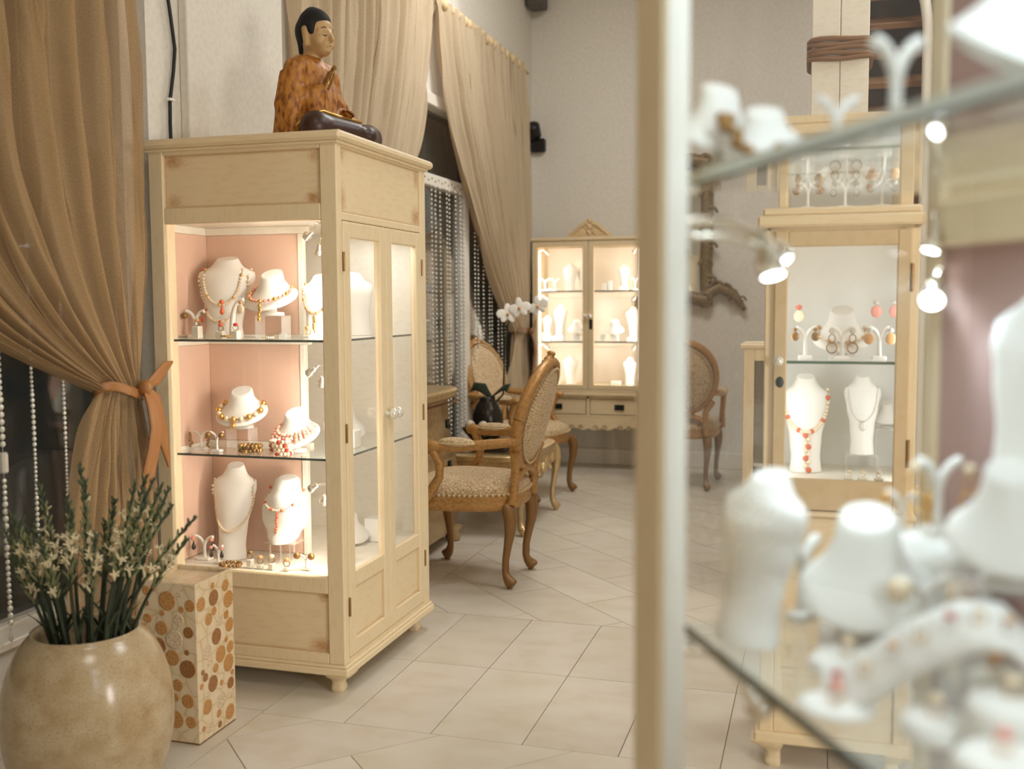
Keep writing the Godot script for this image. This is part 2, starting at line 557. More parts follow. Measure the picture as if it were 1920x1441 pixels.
func bracelet(at: Vector3, r: float, h: float, m: Material, m2: Material, label: String) -> Node3D:
	var t := thing("bracelet", label, "bracelet", at)
	var a := G.new()
	var b := G.new()
	var rows := maxi(1, int(h / 0.012))
	for q in rows:
		for k in 16:
			var e := TAU * (k + 0.5 * (q % 2)) / 16
			var g: G = b if (k * 7 + q * 5) % 4 == 0 else a
			g.sph(Vector3(r * cos(e), h * (q + 0.5) / rows, r * sin(e) * 0.8), Vector3.ONE * minf(r * 0.2, 0.009), 7, 5)
	put("beads", a, m, t).set_meta("kind", "stuff")
	put("stones", b, m2, t).set_meta("kind", "stuff")
	put("clasp", ring_mesh(Vector3(0, h * 0.5, 0), r, r * 0.8, 0.002, 20, Basis(Vector3.RIGHT, PI / 2)), m, t)
	return t

func riser(at: Vector3, w: float, h: float, d: float, label: String, group := "") -> Node3D:
	# a clear acrylic table: top and two side sheets
	var t := thing("acrylic_riser", label, "riser", at, 0.0, group)
	put("top", G.new().box(Vector3(0, h - 0.0015, 0), Vector3(w, 0.003, d)), M.acrylic, t)
	for s in [-1.0, 1.0]:
		put("side", G.new().box(Vector3(s * (w / 2 - 0.0015), (h - 0.003) / 2, 0), Vector3(0.003, h - 0.003, d)), M.acrylic, t)
	return t

func lamp_mesh(base: Vector3, elbow: Vector3, head: Vector3, dir: Vector3, s: float) -> Array:
	dir = dir.normalized()
	var up := Vector3.UP if absf(dir.y) < 0.9 else Vector3.RIGHT
	var x := up.cross(dir).normalized()
	var b := Basis(x, dir, x.cross(dir))
	var back := head - dir * s * 1.5
	var arm := G.new().tube([base, base.lerp(elbow, 0.5), elbow, elbow.lerp(back, 0.35), back], [s * 0.16, s * 0.16, s * 0.16, s * 0.13, s * 0.13], 8)
	var hg := G.new().lathe([[s * 0.2, -s * 1.6], [s * 0.34, -s * 1.5], [s * 0.34, -s * 0.85], [s * 0.5, -s * 0.7], [s * 0.62, -s * 0.1], [s * 0.66, 0.0], [s * 0.58, 0.0], [s * 0.5, -s * 0.12]], 18, Transform3D(b, head))
	for k in 16:
		var a := TAU * k / 16
		var u := b * Vector3(cos(a), 0, sin(a))
		hg.box(head - dir * s * 0.4 + u * s * 0.6, Vector3(s * 0.05, s * 0.55, s * 0.08), 0.0, Basis(b * Vector3(-sin(a), 0, cos(a)), dir, u))
	var bulb := G.new().lathe([[s * 0.5, -s * 0.1], [s * 0.46, -s * 0.04], [s * 0.2, -s * 0.02]], 14, Transform3D(b, head))
	return [arm, hg, bulb]

func spot_lamp(base: Vector3, elbow: Vector3, head: Vector3, dir: Vector3, s: float, e: float, col: Color, label: String, cool := false, lit := true, group := "") -> Node3D:
	var t := thing("spot_lamp", label, "lamp", base, 0.0, group)
	var g := lamp_mesh(Vector3.ZERO, elbow - base, head - base, dir, s)
	put("arm", g[0], M.chrome, t)
	put("head", g[1], M.chrome, t)
	put("bulb", g[2], M.bulb_cool if cool else M.bulb, t)
	put("mount", G.new().sph(Vector3.ZERO, Vector3.ONE * s * 0.26, 8, 6), M.chrome, t)
	if lit:
		var l := SpotLight3D.new()
		l.name = "lamp_beam"
		t.add_child(l)
		l.position = head - base + dir.normalized() * 0.006
		var up := Vector3.UP if absf(dir.normalized().y) < 0.95 else Vector3.RIGHT
		l.basis = Basis.looking_at(dir.normalized(), up)
		l.spot_angle = 62.0
		l.spot_angle_attenuation = 0.6
		l.spot_range = 8.0
		l.spot_attenuation = 2.0
		l.light_energy = e
		l.light_color = col
		l.light_size = s * 0.5
		l.shadow_enabled = true
	return t

func area(n: String, at: Vector3, look: Vector3, size: Vector2, e: float, col: Color, parent: Node = self) -> AreaLight3D:
	var l := AreaLight3D.new()
	l.name = n
	parent.add_child(l, true)
	l.position = at
	var up := Vector3.UP if absf(look.normalized().y) < 0.95 else Vector3.RIGHT
	l.basis = Basis.looking_at(look, up)
	l.area_size = size
	l.light_energy = e
	l.light_color = col
	l.area_range = 30.0
	l.area_attenuation = 2.0
	l.shadow_enabled = true
	return l

# a panel with brown rubbed corners, in the plane of two axes
func worn_panel(o: Vector3, ux: Vector3, uy: Vector3, w: float, h: float, blots: Array, seed_: int) -> ArrayMesh:
	var n := noise(9.0, 0, 3, seed_)
	var st := SurfaceTool.new()
	st.begin(Mesh.PRIMITIVE_TRIANGLES)
	var nx := 90
	var ny := 40
	var nor := ux.cross(uy).normalized()
	for i in nx + 1:
		for j in ny + 1:
			var x := w * i / nx
			var y := h * j / ny
			var k := 0.0
			for b in blots:
				var d := Vector2((x - b[0]) / b[2], (y - b[1]) / b[3]).length()
				k = maxf(k, b[4] * clampf(1.15 - d + 0.35 * n.get_noise_2d(x * 8, y * 8), 0.0, 1.0))
			var e := minf(minf(x, w - x), minf(y, h - y))
			k = maxf(k, 0.5 * clampf(1.0 - e / 0.009, 0.0, 1.0))
			st.set_color(Color.WHITE.lerp(Color(0.56, 0.30, 0.12), clampf(k, 0.0, 0.9)))
			st.set_normal(nor)
			st.add_vertex(o + ux * x + uy * y)
	for i in nx:
		for j in ny:
			var a := i * (ny + 1) + j
			for q in [a, a + ny + 2, a + ny + 1, a, a + 1, a + ny + 2]: st.add_index(q)
	return st.commit()

# ---------- the setting ----------
func set_view() -> void:
	var cam := Camera3D.new()
	cam.name = "camera"
	add_child(cam)
	cam.position = Vector3(0, 1.25, 0)
	cam.rotation = Vector3(-0.08002907, 0.28954936, -0.00529694)
	cam.near = 0.05
	cam.far = 60.0
	var at := CameraAttributesPhysical.new()
	at.frustum_focal_length = 46.87
	at.frustum_focus_distance = 3.7
	at.exposure_aperture = 3.2
	cam.attributes = at
	cam.fov = 40.946
	cam.current = true
	var we := WorldEnvironment.new()
	we.name = "night"
	var e := Environment.new()
	e.background_mode = Environment.BG_COLOR
	e.background_color = Color(0.012, 0.014, 0.018)
	e.tonemap_mode = Environment.TONE_MAPPER_LINEAR
	e.tonemap_exposure = EXPOSURE
	e.sdfgi_enabled = true
	e.ssao_enabled = true
	e.ssil_enabled = true
	we.environment = e
	add_child(we)

const EXPOSURE := 1.0
const WARM := Color(1.0, 0.98, 0.935)

func ceiling_panel(at: Vector3, w: float, d: float, e: float, col := WARM) -> void:
	var t := thing("ceiling_light", "square warm ceiling light panel recessed above the shop floor", "light", at, 0.0, "ceiling light panels")
	put("frame", G.new().box(Vector3(0, -0.01, 0), Vector3(w + 0.06, 0.02, d + 0.06), 0.004), M.white_paint, t)
	put("diffuser", G.new().box(Vector3(0, -0.024, 0), Vector3(w, 0.01, d)), glow(col, 2.0), t)
	area("panel_light", Vector3(0, -0.035, 0), Vector3.DOWN, Vector2(w, d), e, col, t)

func set_lights() -> void:
	ceiling_panel(Vector3(1.25, 3.9, -3.7), 1.1, 1.1, 3.5, Color(0.965, 0.985, 1.0))
	ceiling_panel(Vector3(-0.75, 3.9, -5.3), 1.0, 1.0, 4.4, Color(0.99, 0.99, 0.98))
	ceiling_panel(Vector3(0.2, 3.9, -0.2), 0.9, 0.9, 2.2)
	# a lit wall showcase behind the viewer's shoulder: it throws light low across the pot and the cabinet
	var sc := thing("lit_showcase", "glowing wall showcase out of view facing the stone pot across the shop", "showcase", Vector3(2.75, 0, -0.1), -2.107)
	put("cabinet", G.new().span(Vector3(-0.55, 0, -0.3), Vector3(0.55, 2.0, -0.02), 0.01), M.cream, sc)
	put("lit_panel_lamp", G.new().span(Vector3(-0.45, 0.75, -0.018), Vector3(0.45, 1.75, -0.008)), glow(Color(1, 0.99, 0.96), 1.0), sc)
	area("showcase_glow", Vector3(0, 1.25, 0.01), Vector3(0, 0, 1), Vector2(0.9, 1.0), 6.8, Color(1.0, 0.985, 0.955), sc)
	# a ceiling spot that washes the top of the window wall
	var cs := thing("ceiling_spot", "white ceiling spotlight washing the window wall above the curtain rail", "light", Vector3(-1.3, 3.9, -5.3))
	put("housing", G.new().lathe([[0.05, 0.0], [0.055, -0.09], [0.045, -0.1], [0.042, -0.08]], 18), M.white_paint, cs)
	put("bulb", G.new().lathe([[0.042, -0.085], [0.0, -0.08]], 14), glow(Color(1, 1, 1), 4.0), cs)
	var sl := SpotLight3D.new()
	sl.name = "wash"
	cs.add_child(sl)
	sl.position = Vector3(0, -0.11, 0)
	sl.basis = Basis.looking_at(Vector3(-0.84, -1.0, -0.2).normalized(), Vector3.UP)
	sl.spot_angle = 30.0
	sl.spot_angle_attenuation = 0.3
	sl.spot_range = 12.0
	sl.spot_attenuation = 2.0
	sl.light_energy = 1.0
	sl.light_color = Color(0.96, 0.98, 1.0)
	sl.light_size = 0.04
	sl.shadow_enabled = true

func clip_tiles(region: PackedVector2Array, ang: float, s0: float, t0: float, wd: float, ln: float, sh: float, floor_: Node3D, xf: Transform3D) -> void:
	# running bond of wd x ln tiles turned by ang, cut to a region of the floor
	var c := cos(ang)
	var sn := sin(ang)
	for i in range(-40, 40):
		for j in range(-24, 24):
			var a0 := s0 + i * wd
			var b0 := t0 + j * ln + (sh if posmod(i, 2) == 1 else 0.0)
			var q := PackedVector2Array()
			for k in [[0, 0], [1, 0], [1, 1], [0, 1]]:
				var a: float = a0 + k[0] * wd
				var b: float = b0 + k[1] * ln
				q.append(Vector2(a * c - b * sn, a * sn + b * c))
			for piece in Geometry2D.intersect_polygons(q, region):
				for p2 in Geometry2D.offset_polygon(piece, -0.0014):
					if p2.size() < 3: continue
					put("tile", G.new().prism(p2, 0.0, 0.012, xf), M.tile[rng.randi() % 4], floor_)

func rect(x0: float, z0: float, x1: float, z1: float) -> PackedVector2Array:
	return PackedVector2Array([Vector2(x0, z0), Vector2(x1, z0), Vector2(x1, z1), Vector2(x0, z1)])

func room() -> void:
	var fl := struct("floor", G.new().span(Vector3(-2.4, -0.16, -8.0), Vector3(3.4, -0.004, 2.8)), M.grout)
	var xf := Transform3D(Basis(Vector3(1, 0, 0), Vector3(0, 0, 1), Vector3(0, -1, 0)), Vector3(0, 0.0, 0))
	xf.origin.y = 0.0
	# straight band, two tiles long
	clip_tiles(rect(-1.615, -3.828, 1.65, -2.713), 0.0, -1.615, -3.828, 0.2765, 0.5575, 0.0, fl, xf)
	clip_tiles(rect(-2.14, -7.75, -1.615, -0.9), 0.0, -2.14, -7.75, 0.525, 0.5575, 0.0, fl, xf)
	# diagonal fields on both sides of the band
	clip_tiles(rect(-1.615, -2.713, 1.65, -0.9), PI / 4, -2.926, -0.6406, 0.2805, 0.56, -0.275, fl, xf)
	clip_tiles(rect(-1.615, -7.75, 1.65, -3.828), -PI / 4, 1.98, 0.1, 0.272, 0.56, 0.28, fl, xf)
	put("tile_field", G.new().span(Vector3(1.653, -0.012, -7.75), Vector3(3.2, 0.0, 2.6)), M.tile[1], fl)
	put("tile_field", G.new().span(Vector3(-2.14, -0.012, -0.897), Vector3(1.65, 0.0, 2.6)), M.tile[2], fl)
	# the window wall with its two openings
	var w := G.new()
	var X0 := -2.34
	var X1 := -2.14
	w.span(Vector3(X0, 0.0, -7.95), Vector3(X1, 0.3, 2.8))
	w.span(Vector3(X0, 2.42, -7.95), Vector3(X1, 4.1, 2.8))
	w.span(Vector3(X0, 0.3, -7.95), Vector3(X1, 2.42, -7.5))
	w.span(Vector3(X0, 0.3, -3.98), Vector3(X1, 2.42, -2.98))
	w.span(Vector3(X0, 0.3, -0.9), Vector3(X1, 2.42, 2.8))
	struct("wall_left", w, M.wall)
	struct("wall_back", G.new().span(Vector3(-2.34, 0, -7.95), Vector3(3.4, 4.1, -7.75)), M.wall)
	struct("wall_right", G.new().span(Vector3(3.2, 0, -7.95), Vector3(3.4, 4.1, 2.8)), M.wall)
	struct("wall_front", G.new().span(Vector3(-2.34, 0, 2.6), Vector3(3.4, 4.1, 2.8)), M.wall)
	struct("ceiling", G.new().span(Vector3(-2.34, 3.9, -7.95), Vector3(3.4, 4.1, 2.8)), M.wall)
	struct("trim_1", G.new().span(Vector3(-2.14, 0, -3.83), Vector3(-2.105, 3.9, -3.165), 0.004), M.wall)
	struct("baseboard_back", G.new().span(Vector3(-2.14, 0, -7.75), Vector3(3.2, 0.12, -7.73), 0.004), M.white_paint)
	# first window: the one behind the stone pot
	var f := G.new()
	f.span(Vector3(-2.2, 0.3, -2.98), Vector3(-2.12, 0.325, -0.9), 0.004)
	f.span(Vector3(-2.26, 0.3, -2.98), Vector3(-2.2, 2.42, -2.93), 0.004)
	f.span(Vector3(-2.26, 2.37, -2.98), Vector3(-2.2, 2.42, -0.9), 0.004)
	f.span(Vector3(-2.26, 0.3, -2.98), Vector3(-2.2, 0.34, -0.9), 0.004)
	f.span(Vector3(-2.26, 0.3, -1.7), Vector3(-2.2, 2.42, -1.65), 0.004)
	var w1 := struct("window_1", f, M.white_paint)
	put("pane", G.new().span(Vector3(-2.235, 0.34, -2.93), Vector3(-2.229, 2.37, -1.7)), M.pane, w1)
	put("pane", G.new().span(Vector3(-2.235, 0.34, -1.65), Vector3(-2.229, 2.37, -0.9)), M.pane, w1)
	# second window: transom, a white framed casement and a dark fixed light beyond it
	var h := G.new()
	h.span(Vector3(-2.2, 2.36, -7.5), Vector3(-2.115, 2.43, -3.98), 0.006)
	h.span(Vector3(-2.26, 0.3, -7.5), Vector3(-2.2, 2.36, -7.45), 0.004)
	h.span(Vector3(-2.26, 0.3, -4.03), Vector3(-2.2, 2.36, -3.98), 0.004)
	h.span(Vector3(-2.26, 0.3, -7.5), Vector3(-2.12, 0.33, -3.98), 0.004)
	var w2 := struct("window_2", h, M.white_paint)
	put("casement_rail", G.new().span(Vector3(-2.2, 1.915, -6.24), Vector3(-2.14, 1.985, -4.03), 0.005), M.white_paint, w2)
	put("casement_stile", G.new().span(Vector3(-2.2, 0.33, -6.25), Vector3(-2.14, 1.985, -6.17), 0.005), M.white_paint, w2)
	put("casement_stile", G.new().span(Vector3(-2.2, 0.33, -5.16), Vector3(-2.14, 1.915, -5.12), 0.005), M.white_paint, w2)
	put("pane", G.new().span(Vector3(-2.185, 0.33, -5.12), Vector3(-2.18, 1.915, -4.03)), M.pane, w2)
	put("pane", G.new().span(Vector3(-2.185, 0.33, -6.17), Vector3(-2.18, 1.915, -5.16)), M.pane, w2)
	put("pane", G.new().span(Vector3(-2.185, 0.33, -7.45), Vector3(-2.18, 2.36, -6.25)), M.pane, w2)
	put("pane", G.new().span(Vector3(-2.205, 1.985, -6.25), Vector3(-2.2, 2.36, -4.03)), M.pane, w2)
	# rivets along the casement rail
	var rv := G.new()
	for k in 22: rv.sph(Vector3(-2.14, 1.945 + 0.012 * (k % 2), -6.2 + k * 0.055), Vector3.ONE * 0.006, 6, 4)
	var rvo := put("rivet", rv, M.gold_old, w2)
	rvo.set_meta("kind", "stuff")
	# cable on the wall, the speaker and the small black bracket
	var cb := thing("cable", "black cable running down the white wall above the display cabinet", "cable", Vector3(-2.125, 1.7, -3.1))
	var cp := []
	for q in [[3.9, -3.05], [3.0, -3.06], [2.6, -3.08], [2.3, -3.085], [2.2, -3.105], [2.117, -3.12], [2.04, -3.108], [1.936, -3.083], [1.86, -3.08], [1.75, -3.082], [0.4, -3.08]]: cp.append(Vector3(0, q[0] - 1.7, q[1] + 3.1))
	put("cord", G.new().tube(cp, 0.0062, 8), M.black, cb)
	put("clip", G.new().box(Vector3(0.003, 1.94 - 1.7, 0.016), Vector3(0.016, 0.009, 0.03), 0.002), M.white, cb)
	var sp := thing("speaker", "small grey loudspeaker high in the corner above the sheer curtain", "speaker", Vector3(-2.06, 3.53, -7.62))
	put("body", G.new().box(Vector3.ZERO, Vector3(0.13, 0.2, 0.16), 0.012), M.grey_box, sp)
	put("bracket", G.new().box(Vector3(0, 0.02, -0.1), Vector3(0.04, 0.05, 0.07), 0.004), M.black, sp)
	var bk := thing("wall_spotlight", "small black spotlight on the back wall beside the curtain", "light", Vector3(-2.11, 2.46, -7.75))
	put("base", G.new().box(Vector3(0.03, -0.02, 0.03), Vector3(0.11, 0.1, 0.06), 0.01), M.black, bk)
	put("head", G.new().lathe([[0.0, -0.06], [0.05, -0.05], [0.055, 0.05], [0.03, 0.07], [0.0, 0.07]], 16, Transform3D(Basis(Vector3.RIGHT, 0.9), Vector3(0.01, 0.08, 0.09))), M.black, bk)


# ---------- the display cabinet by the window wall ----------
func bracket_foot(s: float, h: float, sx: float, sz: float) -> G:
	# an ogee foot: square rings that swell, narrow and flare
	var g := G.new()
	var r := []
	for q in [[0.0, 0.40, 0.0], [0.12, 0.47, 0.0], [0.25, 0.46, 0.0], [0.42, 0.40, 0.0], [0.55, 0.44, 0.0], [0.72, 0.66, 0.0], [0.88, 0.9, 0.0], [1.0, 0.98, 0.0]]:
		var ring := PackedVector3Array()
		for k in 16:
			var a := TAU * (k + 0.5) / 16
			var rr := pow(pow(absf(cos(a)), 6.0) + pow(absf(sin(a)), 6.0), -1.0 / 6.0)
			ring.append(Vector3(cos(a) * rr * s * q[1] - sx * s * (q[1] - 0.5) * 0.6, q[0] * h, sin(a) * rr * s * q[1] - sz * s * (q[1] - 0.5) * 0.6))
		r.append(ring)
	g.rings(r)
	return g

func frame_rect(g: G, lo: Vector3, hi: Vector3, ax: int, stile: float, rail_b: float, rail_t: float, bev := 0.003) -> void:
	# four members of a frame that lies across the horizontal axis ax (0: x, 2: z) and up
	var a := lo
	var b := hi
	var b1 := b
	b1[ax] = a[ax] + stile
	g.span(a, b1, bev)
	var a1 := a
	a1[ax] = b[ax] - stile
	g.span(a1, b, bev)
	var c := a
	var d := b
	c[ax] += stile; d[ax] -= stile; d.y = a.y + rail_b
	g.span(c, d, bev)
	var e := a
	var f := b
	e[ax] += stile; f[ax] -= stile; e.y = b.y - rail_t
	g.span(e, f, bev)

func left_cabinet() -> void:
	var P := Vector3(-1.755, 0, -3.27)
	var t := thing("display_cabinet", "tall cream display cabinet with pink felt lining under the seated wooden statue", "cabinet", P)
	var xl := -2.09
	var xr := -1.42
	var zf := -2.9
	var zb := -3.64
	var W := func(x: float, y: float, z: float) -> Vector3: return Vector3(x, y, z) - P
	var g := G.new()
	# posts
	g.span(W.call(xl, 0.1, zf - 0.06), W.call(xl + 0.055, 1.745, zf), 0.004)
	g.span(W.call(xr - 0.058, 0.1, zf - 0.034), W.call(xr, 1.745, zf), 0.004)
	g.span(W.call(xr - 0.045, 0.1, zb), W.call(xr, 1.745, zb + 0.05), 0.004)
	g.span(W.call(xl, 0.1, zb), W.call(xl + 0.055, 1.745, zb + 0.05), 0.004)
	# rails on the side with the fixed pane
	g.span(W.call(xl + 0.055, 1.506, zf - 0.03), W.call(xr - 0.058, 1.557, zf - 0.001), 0.003)
	g.span(W.call(xl + 0.055, 1.724, zf - 0.03), W.call(xr - 0.058, 1.745, zf - 0.001), 0.003)
	g.span(W.call(xl + 0.055, 0.328, zf - 0.03), W.call(xr - 0.058, 0.38, zf - 0.001), 0.003)
	g.span(W.call(xl + 0.055, 0.1, zf - 0.03), W.call(xr - 0.058, 0.135, zf - 0.001), 0.003)
	# rails on the door side
	g.span(W.call(xr - 0.03, 1.506, zb + 0.05), W.call(xr - 0.002, 1.53, zf - 0.034), 0.003)
	g.span(W.call(xr - 0.03, 1.73, zb + 0.05), W.call(xr - 0.002, 1.745, zf - 0.034), 0.003)
	g.span(W.call(xr - 0.03, 0.098, zb + 0.05), W.call(xr - 0.002, 0.116, zf - 0.034), 0.003)
	put("carcass", g, M.cream_v, t)
	put("cornice", G.new().span(W.call(xl - 0.02, 1.745, zb - 0.03), W.call(xr + 0.024, 1.774, zf + 0.024), 0.009).span(W.call(xl - 0.006, 1.735, zb - 0.01), W.call(xr + 0.01, 1.746, zf + 0.01), 0.003), M.cream, t)
	put("base_moulding", G.new().span(W.call(xl - 0.012, 0.068, zb - 0.012), W.call(xr + 0.014, 0.092, zf + 0.014), 0.004).span(W.call(xl - 0.008, 0.09, zb - 0.008), W.call(xr + 0.008, 0.102, zf + 0.008), 0.004), M.cream, t)
	for q in [[xl + 0.05, zf - 0.05, -1, 1], [xr - 0.045, zf - 0.045, 1, 1], [xr - 0.045, zb + 0.045, 1, -1], [xl + 0.05, zb + 0.05, -1, -1]]:
		var o := put("foot", bracket_foot(0.048, 0.07, -float(q[2]), -float(q[3])), M.cream, t)
		o.position = W.call(q[0], 0, q[1])
	# painted panels with brown rubbed corners
	put("frieze_panel", worn_panel(W.call(xl + 0.055, 1.557, zf - 0.012), Vector3.RIGHT, Vector3.UP, 0.557, 0.167, [[0.03, 0.15, 0.045, 0.03, 0.75], [0.03, 0.018, 0.035, 0.026, 0.55], [0.528, 0.018, 0.026, 0.022, 0.9], [0.535, 0.15, 0.022, 0.03, 0.5]], 3), M.cream_panel, t)
	put("frieze_panel", worn_panel(W.call(xr - 0.006, 1.53, zf - 0.034), Vector3(0, 0, -1), Vector3.UP, 0.656, 0.2, [[0.01, 0.18, 0.03, 0.03, 0.5], [0.012, 0.04, 0.03, 0.05, 0.55], [0.625, 0.03, 0.05, 0.04, 0.75], [0.63, 0.17, 0.03, 0.045, 0.6]], 5), M.cream_panel, t)
	put("lower_panel", worn_panel(W.call(xl + 0.055, 0.135, zf - 0.012), Vector3.RIGHT, Vector3.UP, 0.557, 0.193, [[0.53, 0.02, 0.05, 0.03, 0.8], [0.54, 0.185, 0.03, 0.022, 0.7], [0.04, 0.17, 0.2, 0.03, 0.2]], 7), M.cream_panel, t)
	put("panel_back", G.new().span(W.call(xl + 0.03, 0.115, zf - 0.03), W.call(xr - 0.04, 0.33, zf - 0.018)), M.cream, t)
	put("panel_back", G.new().span(W.call(xl + 0.03, 1.55, zf - 0.03), W.call(xr - 0.04, 1.73, zf - 0.018)), M.cream, t)
	put("panel_back", G.new().span(W.call(xr - 0.025, 1.525, zb + 0.03), W.call(xr - 0.012, 1.735, zf - 0.03)), M.cream, t)
	put("side_pane", G.new().span(W.call(xl + 0.055, 0.38, zf - 0.014), W.call(xr - 0.058, 1.506, zf - 0.01)), M.pane, t)
	# inside: floor, top, felt lining, white rear
	var inn := G.new()
	inn.span(W.call(xl + 0.01, 0.358, zb + 0.01), W.call(xr - 0.032, 0.376, zf - 0.032))
	inn.span(W.call(xl + 0.01, 1.512, zb + 0.01), W.call(xr - 0.032, 1.528, zf - 0.032))
	inn.span(W.call(xl, 0.1, zb), W.call(xr - 0.04, 1.74, zb + 0.014))
	inn.span(W.call(xl, 0.1, zb + 0.014), W.call(xl + 0.014, 1.74, zf - 0.06))
	put("lining_board", inn, M.white_wood, t)
	var felt := G.new()
	var trim_ := G.new()
	for q in [[0.378, 0.742], [0.768, 1.108], [1.142, 1.486]]:
		felt.span(W.call(xl + 0.015, q[0], -3.188), W.call(xl + 0.027, q[1], -2.985), 0.002)
		felt.span(W.call(xl + 0.027, q[0], -3.19), W.call(-1.705, q[1], -3.18), 0.002)
		trim_.span(W.call(xl + 0.015, q[1], -3.19), W.call(xl + 0.03, q[1] + 0.026, -2.965), 0.002)
		trim_.span(W.call(xl + 0.03, q[1], -3.196), W.call(-1.668, q[1] + 0.026, -3.172), 0.002)
		trim_.span(W.call(-1.705, q[0], -3.196), W.call(-1.685, q[1], -3.172), 0.002)
	put("felt_lining", felt, M.pink, t)
	put("lining_trim", trim_, M.white_wood, t)
	for y in [1.134, 0.757]:
		var s := put("glass_shelf", G.new().span(W.call(xl + 0.03, y - 0.0075, zb + 0.03), W.call(xr - 0.035, y - 0.001, zf - 0.034)), M.shelf, t)
		put("shelf_edge", G.new().span(W.call(xl + 0.045, y - 0.0078, zf - 0.034), W.call(xr - 0.055, y - 0.0008, zf - 0.0322)).span(W.call(xr - 0.035, y - 0.0078, zb + 0.04), W.call(xr - 0.0335, y - 0.0008, zf - 0.05)), M.shelf_edge, s)
		for q in [[xl + 0.032, zf - 0.047], [xr - 0.052, zf - 0.047]]:
			put("shelf_bracket", G.new().box(W.call(q[0], y - 0.032, q[1]), Vector3(0.012, 0.046, 0.02), 0.002), M.wood_dim, s)
	# doors
	for k in 2:
		var z1: float = [-2.936, -3.266][k]
		var z0: float = [-3.262, -3.588][k]
		var d := G.new()
		frame_rect(d, W.call(xr - 0.022, 0.118, z0), W.call(xr + 0.002, 1.503, z1), 2, 0.048, 0.05, 0.05)
		d.span(W.call(xr - 0.02, 0.335, z0 + 0.048), W.call(xr + 0.0, 0.388, z1 - 0.048), 0.003)
		var door := put("door", d, M.cream_v, t)
		put("door_panel", worn_panel(W.call(xr - 0.008, 0.168, z1 - 0.048), Vector3(0, 0, -1), Vector3.UP, z1 - z0 - 0.096, 0.168, [[0.005, 0.0, 0.03, 0.012, 0.5], [0.2, 0.0, 0.04, 0.012, 0.5]], 11 + k), M.cream_panel, door)
		put("panel_core", G.new().span(W.call(xr - 0.018, 0.16, z0 + 0.04), W.call(xr - 0.0095, 0.34, z1 - 0.04)), M.cream, door)
		put("door_pane", G.new().span(W.call(xr - 0.012, 0.385, z0 + 0.046), W.call(xr - 0.008, 1.455, z1 - 0.046)), M.pane, door)
		for y in [1.378, 0.283, 0.84]:
			var hz: float = z1 + 0.002 if k == 0 else z0 - 0.002
			put("hinge", G.new().tube([W.call(xr + 0.003, y - 0.03, hz), W.call(xr + 0.003, y + 0.03, hz)], 0.004, 8), M.gold_old, door)
		var kz: float = z0 + 0.02 if k == 0 else z1 - 0.02
		put("glass_knob", G.new().lathe([[0.0, 0.0], [0.011, 0.001], [0.006, 0.006], [0.006, 0.016], [0.016, 0.022], [0.02, 0.032], [0.014, 0.042], [0.0, 0.045]], 12, Transform3D(Basis(Vector3(0, 0, 1), -PI / 2), W.call(xr + 0.002, 0.872, kz))), M.crystal, door)
	# six clip-on lamps inside the corner post
	var warm := Color(1.0, 0.965, 0.92)
	var rows := [["top", 1.502, 1.458, 1.407], ["middle", 1.05, 1.022, 0.985], ["lowest", 0.664, 0.646, 0.6]]
	for q in rows:
		spot_lamp(Vector3(-1.5, q[1], -2.985), Vector3(-1.535, q[1] + 0.002, -2.985), Vector3(-1.574, q[2], -2.985), Vector3(-1.0, -0.62, -0.22), 0.022, 0.05, warm, "chrome clip lamp aimed at the pink felt above the %s tier of busts" % q[0])
		spot_lamp(Vector3(-1.492, q[1] - 0.046, -2.99), Vector3(-1.524, q[1] - 0.046, -2.995), Vector3(-1.536, q[3], -3.0), Vector3(-0.3, -0.85, -0.45), 0.022, 0.03, warm, "chrome clip lamp hanging straight down over the %s tier beside the corner post" % q[0])
	# light strips: one up the corner post, one under the lid of the rear half
	var st := thing("strip_light", "upright light strip hidden behind the corner post of the pink lined cabinet", "light", Vector3(-1.474, 0.94, -2.95))
	put("tube_lamp", G.new().box(Vector3.ZERO, Vector3(0.01, 1.0, 0.014)), glow(warm, 1.5), st)
	area("strip_glow", Vector3(-0.008, 0, -0.01), Vector3(-0.9, 0.0, -0.42), Vector2(0.02, 1.0), 0.34, warm, st)
	var sr := thing("strip_light", "light strip under the lid of the cream cabinet's rear half", "light", Vector3(-1.6, 1.505, -3.42))
	put("tube_lamp", G.new().box(Vector3.ZERO, Vector3(0.2, 0.01, 0.02)), glow(warm, 1.5), sr)
	area("strip_glow", Vector3(0, -0.008, 0), Vector3(-0.15, -1, 0), Vector2(0.2, 0.3), 0.15, Color(0.96, 0.98, 1.0), sr)
	left_contents()

